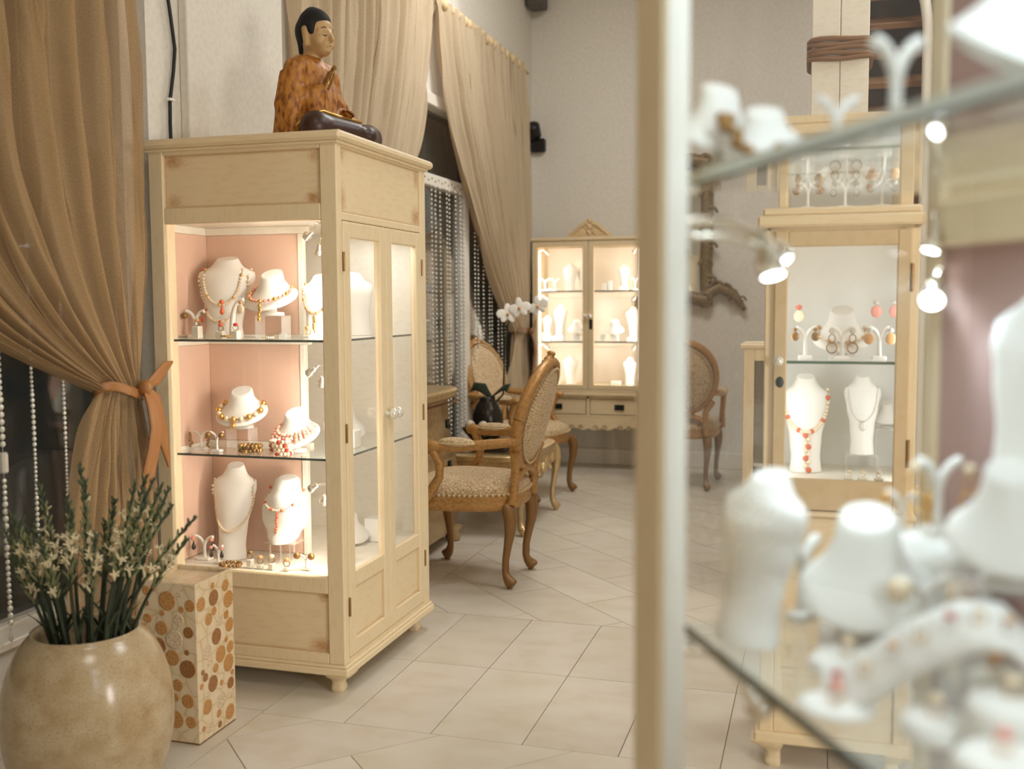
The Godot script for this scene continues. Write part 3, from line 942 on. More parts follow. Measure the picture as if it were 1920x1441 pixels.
func left_contents() -> void:
	var z := -3.05
	var y1 := 1.134
	var y2 := 0.757
	var y3 := 0.377
	var where := " in the pink lined cabinet"
	# upper shelf
	var a := bust("tall", 0.205, 0.268, Vector3(-1.935, y1, -3.09), 0.12, "tall white bust wearing two strands of pearls, upper shelf of the pink lined cabinet")
	necklace(a, loop_on("tall", 0.205, 0.268, 0.42, 0.66, 38), 0.0048, M.pearl, M.gold, 9, "short pearl strand worn higher on the tall bust with two strands")
	necklace(a, loop_on("tall", 0.205, 0.268, 0.2, 0.86, 48), 0.0054, M.pearl, M.coral, 12, "long pearl strand with coral stones worn lower on the tall bust with two strands")
	var rb := riser(Vector3(-1.74, y1, -3.06), 0.1, 0.075, 0.06, "clear acrylic riser under the coral necklace bust" + where)
	var b := bust("low", 0.184, 0.14, Vector3(-1.742, y1 + 0.075, -3.06), -0.12, "low white neck bust with coral and gold necklace on the upper acrylic riser")
	necklace(b, loop_on("low", 0.184, 0.14, 0.86, 0.8, 19), 0.006, M.rose, M.gold, 3, "chunky coral and gold necklace with hanging drop on the upper low bust", 4, "coral_beads", "gold_beads")
	var c := bust("tall", 0.125, 0.205, Vector3(-1.578, y1, -3.07), 0.0, "tall white bust with clustered coral pendant beside the corner post" + where)
	necklace(c, loop_on("tall", 0.125, 0.205, 0.4, 0.8, 30), 0.005, M.rose, M.gold, 4, "rose bead necklace with oval pendant on the bust beside the corner post", 5, "rose_beads", "gold_beads")
	y_stand(0.092, 0.075, Vector3(-2.016, y1, -3.03), 0.1, "white forked earring stand with gold balls, upper shelf at the felt corner")
	earring(Vector3(-2.05, y1 + 0.084, -3.02), "ball", 0.022, "old gold ball earring on the outer arm of the felt corner stand")
	earring(Vector3(-1.982, y1 + 0.088, -3.02), "drop", 0.024, "gold earring with red drop on the inner arm of the felt corner stand", "", M.gold_old, M.coral_red)
	var arch := thing("arched_stand", "white curved earring arch between the two larger busts on the upper shelf", "stand", Vector3(-1.862, y1, -3.0))
	var ap := []
	for i in 10: ap.append(Vector3(0.004 + 0.045 * pow(i / 9.0, 2.4), 0.128 * sin(i / 9.0 * PI / 2), 0))
	put("arm", G.new().tube(ap, [0.012, 0.0105, 0.0095, 0.009, 0.0085, 0.008, 0.0075, 0.007, 0.0065, 0.006], 8), M.bust, arch)
	put("base", G.new().box(Vector3(0.004, 0.004, 0), Vector3(0.04, 0.008, 0.03), 0.002), M.bust, arch)
	earring(Vector3(-1.818, y1 + 0.126, -2.99), "disc", 0.032, "coral earring with oval ring hanging from the white arch", "", M.amber, M.pearl)
	earring(Vector3(-1.884, y1 + 0.128, -2.985), "drop", 0.034, "orange drop earring hanging in front of the tall two-strand bust", "", M.coral, M.coral)
	for q in [[-1.967, "amber", 0.042, "brown and gold ball ring on the frosted block before the two-strand bust"], [-1.878, "coral", 0.026, "coral ball ring on the frosted block under the white arch"], [-1.823, "coral_red", 0.028, "red stone ring on the block beside the acrylic riser"]]:
		ring_block(Vector3(q[0], y1, -2.965), 0.027, q[2], "small frosted block carrying the " + String(q[3]).get_slice(" on", 0).get_slice(" under", 0).get_slice(" beside", 0) + ", upper shelf")
		finger_ring(Vector3(q[0], y1 + q[2], -2.965), 0.017, M.gold_old, q[3], "", M[q[1]])
	bracelet(Vector3(-1.85, y1 + 0.002, -2.955), 0.018, 0.016, M.gold, M.gold_old, "little gold bead bracelet between two frosted blocks on the upper shelf")
	var tg := put("price_tag", G.new().box(Vector3.ZERO, Vector3(0.026, 0.017, 0.0012)), M.white)
	tg.position = Vector3(-1.756, y1 + 0.046, -2.99)
	tg.position = Vector3(-1.655, y1 + 0.0095, -2.97)
	tg.rotation.x = -0.25
	tag(tg, "small white price tag lying before the pendant bust on the upper shelf", "tag")
	bracelet(Vector3(-1.705, y1 + 0.001, -2.965), 0.018, 0.009, M.crystal, M.gold, "crystal bracelet lying before the acrylic riser on the upper shelf")
	ring_block(Vector3(-1.566, y1, -2.972), 0.026, 0.014, "low round ring block at the post end of the upper shelf")
	finger_ring(Vector3(-1.566, y1 + 0.014, -2.972), 0.02, M.gold, "gold ring with flat amber top at the post end of the upper shelf", "", M.amber)
	# middle shelf
	riser(Vector3(-1.88, y2, -3.08), 0.085, 0.07, 0.06, "clear acrylic riser under the shell necklace bust on the middle shelf")
	var d := bust("low", 0.178, 0.128, Vector3(-1.878, y2 + 0.07, -3.08), 0.1, "low white neck bust with gold flower necklace raised on the middle shelf")
	necklace(d, loop_on("low", 0.178, 0.128, 0.9, 0.86, 13), 0.009, M.pearl, M.gold, 2, "pearl and gold flower necklace on the raised middle shelf bust", 1, "pearls", "gold_flowers")
	var e := bust("low", 0.175, 0.134, Vector3(-1.665, y2, -3.06), -0.25, "low white neck bust with thick coral cluster necklace, middle shelf")
	for k in 3: necklace(e, loop_on("low", 0.175, 0.134, 0.9, 0.68 + 0.1 * k, 19), 0.0062, M.pearl, M.rose, 2, ["inner", "middle", "outer"][k] + " strand of the pearl and rose cluster necklace, middle shelf", 0, "pearls", "rose_beads")
	y_stand(0.06, 0.066, Vector3(-2.008, y2, -3.03), 0.0, "white forked stand carrying bead cluster earrings, middle shelf at the felt corner")
	earring(Vector3(-2.04, y2 + 0.058, -3.02), "cluster", 0.034, "long gold cluster earring on the outer arm of the middle shelf stand")
	earring(Vector3(-1.975, y2 + 0.058, -3.02), "cluster", 0.034, "long gold cluster earring on the inner arm of the middle shelf stand")
	y_stand(0.066, 0.056, Vector3(-1.918, y2, -2.985), 0.0, "white forked stand with round gold earrings before the acrylic riser, middle shelf")
	earring(Vector3(-1.943, y2 + 0.066, -2.975), "ball", 0.023, "round old gold earring nearer the felt corner, before the middle riser")
	earring(Vector3(-1.893, y2 + 0.066, -2.975), "ball", 0.023, "round old gold earring nearer the post, before the middle riser")
	bracelet(Vector3(-1.795, y2 + 0.001, -2.99), 0.036, 0.03, M.gold_old, M.gold, "wide old gold bead bracelet on the middle shelf")
	bracelet(Vector3(-1.668, y2 + 0.001, -2.965), 0.034, 0.052, M.pearl, M.coral_red, "tall pearl and red bead cuff on the middle shelf")
	# floor of the cabinet
	var f := bust("tall", 0.162, 0.315, Vector3(-1.928, y3, -3.09), 0.08, "tall white bust with one long pearl strand on the cabinet floor")
	necklace(f, loop_on("tall", 0.162, 0.315, 0.3, 0.93, 54, 0.84), 0.0048, M.pearl, null, 0, "long single pearl strand on the tall bust of the cabinet floor")
	var lg := thing("acrylic_support", "clear acrylic legs holding the rounded white bust above the cabinet floor", "riser", Vector3(-1.72, y3, -3.07))
	for q in [[-0.045, 0.02], [0.0, 0.03], [0.045, 0.02], [0.0, -0.03]]: put("leg", G.new().tube([Vector3(q[0], 0, q[1]), Vector3(q[0], 0.068, q[1])], 0.003, 6), M.acrylic, lg)
	put("top", G.new().box(Vector3(0, 0.07, 0), Vector3(0.11, 0.004, 0.08)), M.acrylic, lg)
	var eg := bust("egg", 0.185, 0.215, Vector3(-1.715, y3 + 0.072, -3.07), -0.15, "rounded white torso bust with coral pendant strand, cabinet floor")
	necklace(eg, loop_on("egg", 0.185, 0.215, 0.52, 0.75, 26, 0.82), 0.0042, M.pearl, M.coral, 5, "pearl and coral strand with long pendant on the rounded torso bust", 7)
	y_stand(0.082, 0.078, Vector3(-2.0, y3, -3.02), 0.0, "white forked stand with dark drop earrings on the cabinet floor at the felt corner")
	earring(Vector3(-2.036, y3 + 0.08, -3.01), "drop", 0.032, "rose earring with dark drop, outer arm of the floor stand", "", M.rose, M.onyx)
	earring(Vector3(-1.964, y3 + 0.08, -3.01), "drop", 0.032, "rose earring with dark drop, inner arm of the floor stand", "", M.rose, M.onyx)
	y_stand(0.062, 0.042, Vector3(-1.925, y3, -2.985), 0.0, "small clear forked stand with black drop earrings before the long pearl bust")
	earring(Vector3(-1.945, y3 + 0.062, -2.975), "drop", 0.028, "rose and black drop earring on the small stand, felt side", "", M.rose, M.onyx)
	earring(Vector3(-1.905, y3 + 0.062, -2.975), "drop", 0.028, "rose and black drop earring on the small stand, post side", "", M.rose, M.onyx)
	bracelet(Vector3(-1.863, y3 + 0.001, -2.96), 0.034, 0.014, M.gold_old, M.gold, "old gold bracelet lying flat on the cabinet floor")
	for q in [[-1.79, 0.03, "gold_old", "square gold ring on the tallest white block of the cabinet floor"], [-1.752, 0.016, "amber", "amber gold ring on the lowest block of the cabinet floor"], [-1.71, 0.022, "pearl", "pale flower ring on the middle block of the cabinet floor"], [-1.655, 0.014, "amber", "gold ring beside the corner post on the cabinet floor"]]:
		ring_block(Vector3(q[0], y3, -2.962), 0.02, q[1], "white block under the " + q[3])
		finger_ring(Vector3(q[0], y3 + q[1], -2.962), 0.02, M.gold_old, q[3], "", M[q[2]])
	y_stand(0.05, 0.056, Vector3(-1.6, y3, -2.99), 0.0, "white forked stand with gold ring earrings by the corner post, cabinet floor")
	earring(Vector3(-1.626, y3 + 0.058, -2.98), "ball", 0.024, "gold flower earring on the floor stand by the post, felt side")
	earring(Vector3(-1.574, y3 + 0.058, -2.98), "ball", 0.024, "gold flower earring on the floor stand by the post, door side")
	# behind the felt, seen through the doors
	for q in [["tall", 0.14, 0.22, -1.60, y1, -3.42, "tall white bust seen through the upper part of the doors"], ["low", 0.16, 0.12, -1.62, y2, -3.34, "low white neck bust seen through the middle of the doors"], ["low", 0.15, 0.11, -1.62, y3, -3.36, "low white neck bust behind the bottom of the door panes"]]:
		bust(q[0], q[1], q[2], Vector3(q[3], q[4], q[5]), 1.0, q[6])
	for q in [[-1.53, y3, -3.1, 0.07], [-1.55, y3, -3.44, 0.085], [-1.54, y2, -3.2, 0.06]]:
		var o := put("gift_box", G.new().box(Vector3(0, q[3] / 2, 0), Vector3(0.07, q[3], 0.06), 0.003), M.white)
		o.position = Vector3(q[0], q[1], q[2])
		tag(o, ["white display block inside the door pane nearest the corner post, at the bottom", "white display block behind the far door pane, at the bottom", "white display block behind the door panes on the middle shelf"][[-3.1, -3.44, -3.2].find(q[2])], "block")

# ---------- curtains, bead strands, pot, pedestal ----------
func drape(x0: float, y1: float, y0: float, zl: Callable, zr: Callable, amp: Callable, folds: float, nu: int, nv: int, seed_: int) -> G:
	var n := noise(0.9, 0, 2, seed_)
	return G.new().sheet(nu, nv, func(u: float, v: float) -> Vector3:
		var y := lerpf(y1, y0, v)
		var w := u + 0.034 * n.get_noise_2d(u * 9.0, v * 1.2)
		var a: float = amp.call(y)
		var ph := folds * TAU * w + 1.1 * n.get_noise_2d(u * 3.0 + 7.0, v * 1.6)
		var x := x0 + a * (sin(ph) + 0.45 * sin(2.3 * ph + 1.0) + 0.3 * n.get_noise_2d(u * 30.0, v * 2.0))
		return Vector3(x, y, lerpf(zl.call(y), zr.call(y), w) + a * 0.25 * cos(ph)))

func ribbon(path: Array, wdir: Vector3, w: Array, th: float) -> G:
	var r := []
	var m := path.size()
	for i in m:
		var d: Vector3 = (path[mini(i + 1, m - 1)] - path[maxi(i - 1, 0)]).normalized()
		var s := (wdir - d * wdir.dot(d)).normalized()
		var nn := d.cross(s).normalized()
		var ring := PackedVector3Array()
		for q in [[-1.0, -0.6], [-0.5, -0.1], [0.0, -0.8], [0.5, 0.0], [1.0, -0.5], [1.0, 0.5], [0.5, 1.1], [0.0, 0.4], [-0.5, 1.0], [-1.0, 0.4]]:
			ring.append(path[i] + s * q[0] * w[i] + nn * q[1] * th)
		r.append(ring)
	return G.new().rings(r)

func bow(t: Node3D, c: Vector3, s: float, m: Material) -> void:
	put("knot", G.new().sph(c, Vector3(0.9, 1.0, 0.8) * 0.026 * s, 10, 8), m, t)
	var back := Vector3(0, 0, -1)
	put("loop", ribbon([c, c + Vector3(0.015, 0.03, -0.045) * s, c + Vector3(0.012, 0.06, -0.09) * s, c + Vector3(0.02, 0.075, -0.118) * s], Vector3(0.2, 1, 0.3), [0.012 * s, 0.026 * s, 0.022 * s, 0.004 * s], 0.003 * s), m, t)
	put("tail", ribbon([c, c + Vector3(0.025, -0.05, 0.0) * s, c + Vector3(0.03, -0.12, -0.012) * s, c + Vector3(0.028, -0.19, 0.004) * s, c + Vector3(0.022, -0.27, 0.028) * s, c + Vector3(0.02, -0.315, 0.04) * s], back, [0.012 * s, 0.026 * s, 0.03 * s, 0.028 * s, 0.03 * s, 0.006 * s], 0.005 * s), m, t)
	put("tail", ribbon([c, c + Vector3(0.012, -0.04, -0.035) * s, c + Vector3(0.006, -0.1, -0.055) * s, c + Vector3(0.012, -0.17, -0.07) * s, c + Vector3(0.01, -0.26, -0.095) * s], back, [0.012 * s, 0.026 * s, 0.03 * s, 0.024 * s, 0.004 * s], 0.005 * s), m, t)

func curtains() -> void:
	# the big drape by the first window
	var a := thing("curtain", "brown sheer curtain gathered with an ochre ribbon behind the stone pot", "curtain", Vector3(-2.05, 0, -2.65))
	var o := Vector3(2.05, 0, 2.65)
	var zl := func(y: float) -> float: return lerpf(-1.3, -2.575, pow(clampf((3.05 - y) / 2.06, 0.0, 1.0), 5.0))
	var zr := func(y: float) -> float: return lerpf(-2.862, -2.755, pow(clampf((3.05 - y) / 2.06, 0.0, 1.0), 7.0))
	var am := func(y: float) -> float: return lerpf(0.03, 0.02, pow(clampf((3.05 - y) / 2.06, 0.0, 1.0), 4.0))
	var up := drape(-0.005, 3.05, 0.985, func(y): return zl.call(y) + 2.65, func(y): return zr.call(y) + 2.65, am, 11.0, 260, 64, 2)
	put("upper_drape", up, M.sheer_dense, a)
	var zl2 := func(y: float) -> float: return 2.65 + lerpf(-2.575, -2.40, pow(clampf((0.985 - y) / 0.5, 0.0, 1.0), 0.7))
	var zr2 := func(y: float) -> float: return 2.65 + lerpf(-2.755, -2.862, pow(clampf((0.985 - y) / 0.5, 0.0, 1.0), 0.8))
	put("lower_drape", drape(-0.005, 0.99, 0.03, zl2, zr2, func(_y): return 0.017, 7.0, 150, 40, 4), M.sheer_dense, a)
	var band := []
	for i in 25:
		var e := TAU * i / 24
		band.append(Vector3(0.045 * cos(e), 0.985 + 0.012 * sin(e * 2.0) + 0.012 * sin(e), -0.015 + 0.1 * sin(e)))
	put("tieback", ribbon(band, Vector3.UP, Array(range(25)).map(func(_k): return 0.014), 0.003), M.ribbon, a)
	var bw := Node3D.new()
	bw.name = "ribbon_bow"
	a.add_child(bw)
	bow(bw, Vector3(0.05, 0.99, -0.075), 1.0, M.ribbon)
	# rail and the pair at the second window
	var r := thing("curtain_rail", "slim wooden rail carrying the pair of gathered curtains over the beaded window", "rail", Vector3(-2.09, 2.93, -5.65))
	put("rod", G.new().tube([Vector3(0, 0, 1.78), Vector3(0, 0, -1.82)], 0.012, 8), M.wood_dim, r)
	for z in [1.7, 0.0, -1.75]: put("bracket", G.new().box(Vector3(-0.03, 0, z), Vector3(0.06, 0.02, 0.02), 0.003), M.wood_dim, r)
	var b := thing("curtain", "bright sheer curtain hanging straight behind the seated wooden statue", "curtain", Vector3(-2.08, 0, -4.6))
	var pl := func(y: float) -> float: return 4.6 + lerpf(-3.92, -3.9, (2.95 - y) / 2.0)
	var pr := func(y: float) -> float: return 4.6 + lerpf(-5.5, -4.25, pow(clampf((2.95 - y) / 1.95, 0.0, 1.0), 1.9))
	put("drape", drape(0.0, 2.95, 1.0, pl, pr, func(y): return 0.024, 13.0, 240, 50, 6), M.sheer, b)
	put("lower_drape", drape(0.0, 1.0, 0.35, func(_y): return 0.7, func(_y): return 0.52, func(_y): return 0.013, 5.0, 80, 16, 7), M.sheer, b)
	var c := thing("curtain", "sheer beige curtain swept to the back corner and tied with a brown ribbon", "curtain", Vector3(-2.08, 0, -6.9))
	var ql := func(y: float) -> float: return 6.9 + lerpf(-5.5, -7.02, pow(clampf((2.93 - y) / 1.89, 0.0, 1.0), 1.75))
	var qr := func(y: float) -> float: return 6.9 + lerpf(-7.3, -7.34, clampf((2.93 - y) / 1.89, 0.0, 1.0)) - 0.1 * sin(PI * clampf((2.93 - y) / 1.89, 0.0, 1.0))
	put("drape", drape(0.0, 2.95, 1.035, ql, qr, func(y): return 0.026, 13.0, 240, 56, 9), M.sheer, c)
	put("lower_drape", drape(0.0, 1.04, 0.04, func(y): return -0.12 + 0.14 * clampf((1.04 - y) / 0.6, 0.0, 1.0), func(y): return -0.44 - 0.18 * clampf((1.04 - y) / 0.6, 0.0, 1.0), func(_y): return 0.02, 7.0, 110, 30, 11), M.sheer, c)
	var hd := G.new()
	for k in 26:
		var z := 6.9 - 5.52 - 1.78 * k / 25.0
		hd.lathe([[0.008, -0.03], [0.021, -0.022], [0.027, 0.0], [0.022, 0.022], [0.01, 0.03]], 9, Transform3D(Basis(Vector3(0, 0, 1), 0.1), Vector3(0, 2.935, z)))
	put("gathered_heading", hd, M.gimp, c)
	var hp := G.new()
	for k in 22: hp.lathe([[0.008, -0.03], [0.021, -0.022], [0.027, 0.0], [0.022, 0.022], [0.01, 0.03]], 9, Transform3D(Basis(Vector3(0, 0, 1), 0.1), Vector3(0, 2.935, 4.6 - 3.96 - 1.5 * k / 21.0)))
	put("gathered_heading", hp, M.gimp, b)
	var band2 := []
	for i in 25:
		var e := TAU * i / 24
		band2.append(Vector3(0.05 * cos(e), 1.04 + 0.012 * sin(e), -0.28 + 0.17 * sin(e)))
	put("tieback", ribbon(band2, Vector3.UP, Array(range(25)).map(func(_k): return 0.022), 0.003), M.ribbon_brown, c)
	var bw2 := Node3D.new()
	bw2.name = "ribbon_bow"
	c.add_child(bw2)
	bow(bw2, Vector3(0.06, 1.03, -0.36), 1.15, M.ribbon_brown)
	# bead strands
	var bead := G.new().sph(Vector3.ZERO, Vector3(0.0062, 0.0078, 0.0062), 7, 5).mesh()
	var T := []
	for k in 22:
		var z := -5.28 - 0.083 * k if k < 11 else -6.29 - 0.1 * (k - 11)
		var top := 1.91 if k < 11 else 2.34
		for i in int((top - 0.36) / 0.026): T.append(Transform3D(Basis(), Vector3(-2.125 + 0.008 * sin(k * 2.4), top - 0.026 * i, z + 0.002 * sin(i * 0.7 + k))))
	var mm := MultiMesh.new()
	mm.transform_format = MultiMesh.TRANSFORM_3D
	mm.mesh = bead
	mm.instance_count = T.size()
	for i in T.size(): mm.set_instance_transform(i, T[i])
	var mi := MultiMeshInstance3D.new()
	mi.name = "bead_curtain"
	mi.multimesh = mm
	mi.material_override = M.crystal
	add_child(mi)
	tag(mi, "crystal bead curtain hanging in the dark window beyond the cream display cabinet", "bead curtain")
	mi.set_meta("kind", "stuff")
	var rows := [[-2.243, 0.33, 0.008, "thick crystal strand with a long prism, closest to the window's outer edge"], [-2.36, 0.52, 0.0062, "crystal strand second from the outer edge of the first window"], [-2.484, 0.36, 0.0058, "crystal strand close beside the tied brown curtain, over the grey lounge chair"]]
	for q in rows:
		var t := thing("bead_strand", q[3], "bead strand", Vector3(-2.1, 1.3, q[0]), 0.0, "")
		var g := G.new()
		var y := 1.3
		while y > q[1] + 0.05:
			var r_: float = q[2] * (1.0 if int(y * 7.0) % 2 == 0 else 0.8)
			if not (q[2] > 0.007 and y < 0.86 and y > 0.79): g.sph(Vector3(0.002 * sin(y * 9.0), y - 1.3, 0.002 * cos(y * 7.0)), Vector3(r_, r_ * 1.15, r_), 8, 6)
			y -= r_ * 2.5
		put("beads", g, M.crystal, t).set_meta("kind", "stuff")
		put("drop", G.new().lathe([[0.0, 0.0], [0.007, 0.008], [0.004, 0.03], [0.001, 0.05]], 6, Transform3D(Basis(), Vector3(0, q[1] - 1.3, 0))), M.crystal, t)
		put("thread", G.new().tube([Vector3(0, 0.9, 0), Vector3(0, q[1] + 0.04 - 1.3, 0)], 0.0009, 4), M.crystal, t)
		if q[2] > 0.007: put("prism", G.new().box(Vector3(0, 0.825 - 1.3, 0), Vector3(0.022, 0.058, 0.022), 0.005), M.crystal, t)
	# a lounge chair in the dark behind the first window
	var lc := thing("lounge_chair", "grey upholstered lounge chair standing in the dark behind the window", "chair", Vector3(-2.72, 0.0, -3.1))
	var bp := PackedVector2Array()
	for i in 13:
		var e := PI * i / 12
		bp.append(Vector2(0.24 * cos(e), 0.52 + 0.19 * pow(sin(e), 0.6)))
	bp.append(Vector2(-0.25, 0.25)); bp.append(Vector2(0.25, 0.25))
	put("backrest", G.new().prism(bp, -0.05, 0.05, Transform3D(Basis(Vector3.UP, 1.25), Vector3.ZERO)), M.velvet, lc)
	put("seat", G.new().box(Vector3(0.1, 0.3, 0.05), Vector3(0.5, 0.14, 0.5), 0.04), M.velvet, lc)
	for q in [[-0.1, -0.15], [0.3, -0.15], [-0.1, 0.25], [0.3, 0.25]]: put("leg", G.new().tube([Vector3(q[0], 0, q[1]), Vector3(q[0], 0.26, q[1])], 0.015, 8), M.black, lc)
	struct("ground", G.new().span(Vector3(-6.0, -0.1, -9.0), Vector3(-2.4, 0.0, 3.0)), M.slat)

func pot_and_stems() -> void:
	var P := Vector3(-1.725, 0, -2.085)
	var t := thing("stone_pot", "big rounded beige stone pot with polished skin holding the flower stems", "pot", P)
	var prof := []
	for i in 31:
		var a := lerpf(-1.2, 1.02, i / 30.0)
		prof.append([0.203 * pow(maxf(cos(a), 0.0), 0.72) , 0.225 + 0.245 * sin(a)])
	var y0: float = prof[0][1]
	for q in prof: q[1] = (q[1] - y0) * 0.448 / (prof[30][1] - y0)
	prof.append([0.128, 0.452]); prof.append([0.119, 0.448]); prof.append([0.122, 0.42]); prof.append([0.13, 0.36]); prof.append([0.02, 0.34])
	put("body", G.new().lathe(prof, 56), M.stone, t)
	put("soil", G.new().lathe([[0.0, 0.372], [0.128, 0.37], [0.128, 0.36], [0.0, 0.36]], 24), M.soil, t)
	var tips := [[-1.748, 0.781, -1.879], [-1.853, 0.719, -1.968], [-1.9, 0.713, -2.079], [-1.74, 0.738, -1.941], [-1.8, 0.738, -2.048], [-1.681, 0.715, -1.893], [-1.774, 0.827, -2.001], [-1.762, 0.854, -2.132], [-1.626, 0.843, -1.983], [-1.75, 0.783, -2.067], [-1.613, 0.787, -1.92], [-1.599, 0.788, -2.05], [-1.699, 0.712, -2.139], [-1.513, 0.836, -2.016], [-1.564, 0.834, -2.127], [-1.435, 0.858, -1.979], [-1.49, 0.825, -2.085], [-1.546, 0.795, -2.191], [-1.429, 0.786, -2.037], [-1.532, 0.756, -2.13], [-1.451, 0.804, -1.969], [-1.541, 0.756, -2.064], [-1.631, 0.679, -2.156], [-1.378, 0.757, -2.05], [-1.466, 0.678, -2.143], [-1.56, 0.732, -1.931], [-1.834, 0.656, -1.969], [-1.879, 0.627, -2.078]]
	for i in tips.size():
		var tip := Vector3(tips[i][0], tips[i][1], tips[i][2])
		var dx := tip.x - P.x
		var base := P + Vector3(clampf(dx * 0.42, -0.09, 0.09), 0.372, clampf((tip.z - P.z) * 0.4, -0.08, 0.08))
		var side := "the window side" if dx < -0.06 else ("the cabinet side" if dx > 0.13 else "the middle")
		var s := thing("flower_stem", "tuberose stem with small pale buds leaning to %s of the stone pot" % side, "flower", base, 0.0, "tuberose stems leaning to " + side)
		var e := tip - base
		var bend := Vector3(-e.x * 0.16, 0.02, rng.randf_range(-0.02, 0.02))
		var pth := []
		var rr := []
		for k in 12:
			var q := k / 11.0
			pth.append(e * q + bend * sin(q * PI) * (1.0 - q * 0.3))
			rr.append(lerpf(0.0052, 0.0026, q))
		put("stalk", G.new().tube(pth, rr, 6), M.stalk, s)
		var gb := G.new()
		var gp := G.new()
		var gd := G.new()
		var nb := 26
		for k in nb:
			var q := lerpf(0.5, 1.0, float(k) / nb)
			var f := q * 11.0
			var lo: Vector3 = pth[int(f)]
			var at: Vector3 = lo.lerp(pth[mini(int(f) + 1, 11)], f - int(f))
			var an := k * 2.4 + i
			var dir := (e.normalized() * 0.95 + Vector3(cos(an), 0.1, sin(an)) * 0.55).normalized()
			var ln := lerpf(0.019, 0.009, (q - 0.5) * 2.0) * rng.randf_range(0.8, 1.2)
			var x := dir.cross(Vector3(0.3, 0.2, 1)).normalized()
			var bs := Basis(x, dir, x.cross(dir))
			var open := q < 0.8 and rng.randf() < 0.28
			var g: G = gp if open else (gd if q > 0.86 else gb)
			g.sph(at + dir * ln * 0.8, Vector3(0.0036, ln, 0.0036), 6, 4, bs)
			if open:
				for w in 5:
					var b2 := Basis(dir, TAU * w / 5) * x
					g.sph(at + dir * ln * 1.75 + b2 * 0.006, Vector3(0.003, 0.0075, 0.0018), 5, 4, Basis(b2.cross(dir), (dir * 0.6 + b2).normalized(), dir))
		for q in [["buds", gb, M.bud], ["open_flowers", gp, M.petal], ["tip_buds", gd, M.bud_dark]]:
			if q[1].v.size() > 0:
				var o := put(q[0], q[1], q[2], s)
				o.set_meta("kind", "stuff")
		# two narrow leaves
		for k in 2:
			var at: Vector3 = pth[2 + 3 * k]
			var dr := Vector3(cos(i * 1.7 + k * 3.0), 1.5, sin(i * 1.7 + k * 3.0)).normalized()
			put("leaf", ribbon([at, at + dr * 0.03, at + dr * 0.06 + Vector3(dr.x, 0, dr.z) * 0.01, at + dr * 0.085 + Vector3(dr.x, 0, dr.z) * 0.03], Vector3(-dr.z, 0, dr.x), [0.002, 0.005, 0.004, 0.0008], 0.0006), M.stalk, s)

func shell_pedestal() -> void:
	var t := thing("shell_pedestal", "square pedestal box inlaid with round mother of pearl discs beside the pot", "pedestal", Vector3(-1.757, 0, -2.553))
	var h := 0.465
	var w := 0.192
	var g := G.new()
	g.span(Vector3(-w / 2, 0.004, w / 2 - 0.012), Vector3(w / 2, h, w / 2), 0.002)
	g.span(Vector3(-w / 2, 0.004, -w / 2), Vector3(w / 2, h, -w / 2 + 0.012), 0.002)
	g.span(Vector3(w / 2 - 0.012, 0.004, -w / 2 + 0.012), Vector3(w / 2, h, w / 2 - 0.012), 0.002)
	g.span(Vector3(-w / 2, 0.004, -w / 2 + 0.012), Vector3(-w / 2 + 0.012, h, w / 2 - 0.012), 0.002)
	put("body", g, M.shell_base, t)
	put("top_plate", G.new().span(Vector3(-w / 2 + 0.012, h - 0.03, -w / 2 + 0.012), Vector3(w / 2 - 0.012, h - 0.012, w / 2 - 0.012)), M.shell_base, t)
	put("base_plate", G.new().span(Vector3(-w / 2 + 0.002, 0, -w / 2 + 0.002), Vector3(w / 2 - 0.002, 0.006, w / 2 - 0.002)), M.gilt_dark, t)
	var mats := [M.shell_brown, M.shell_dark, M.shell_brown, M.shell_pale, M.shell_brown]
	for face in 2:
		var done := []
		var tries := 0
		while done.size() < 34 and tries < 900:
			tries += 1
			var r: float = [0.026, 0.022, 0.017, 0.013, 0.009][mini(done.size() / 6, 4)] * rng.randf_range(0.9, 1.1)
			var x := rng.randf_range(-w / 2 + r, w / 2 - r)
			var y := rng.randf_range(r + 0.01, h - r - 0.006)
			var ok := true
			for d in done:
				if Vector2(d[0] - x, d[1] - y).length() < (d[2] + r) * 1.04: ok = false
			if not ok: continue
			done.append([x, y, r])
			var b := Basis(Vector3.RIGHT, PI / 2) if face == 0 else Basis(Vector3(0, 0, 1), -PI / 2)
			var at := Vector3(x, y, w / 2) if face == 0 else Vector3(w / 2, y, x)
			put("shell_disc", G.new().lathe([[r, -0.001], [r, 0.0008], [r * 0.9, 0.0016]], 22, Transform3D(b, at)), mats[done.size() % 5], t)

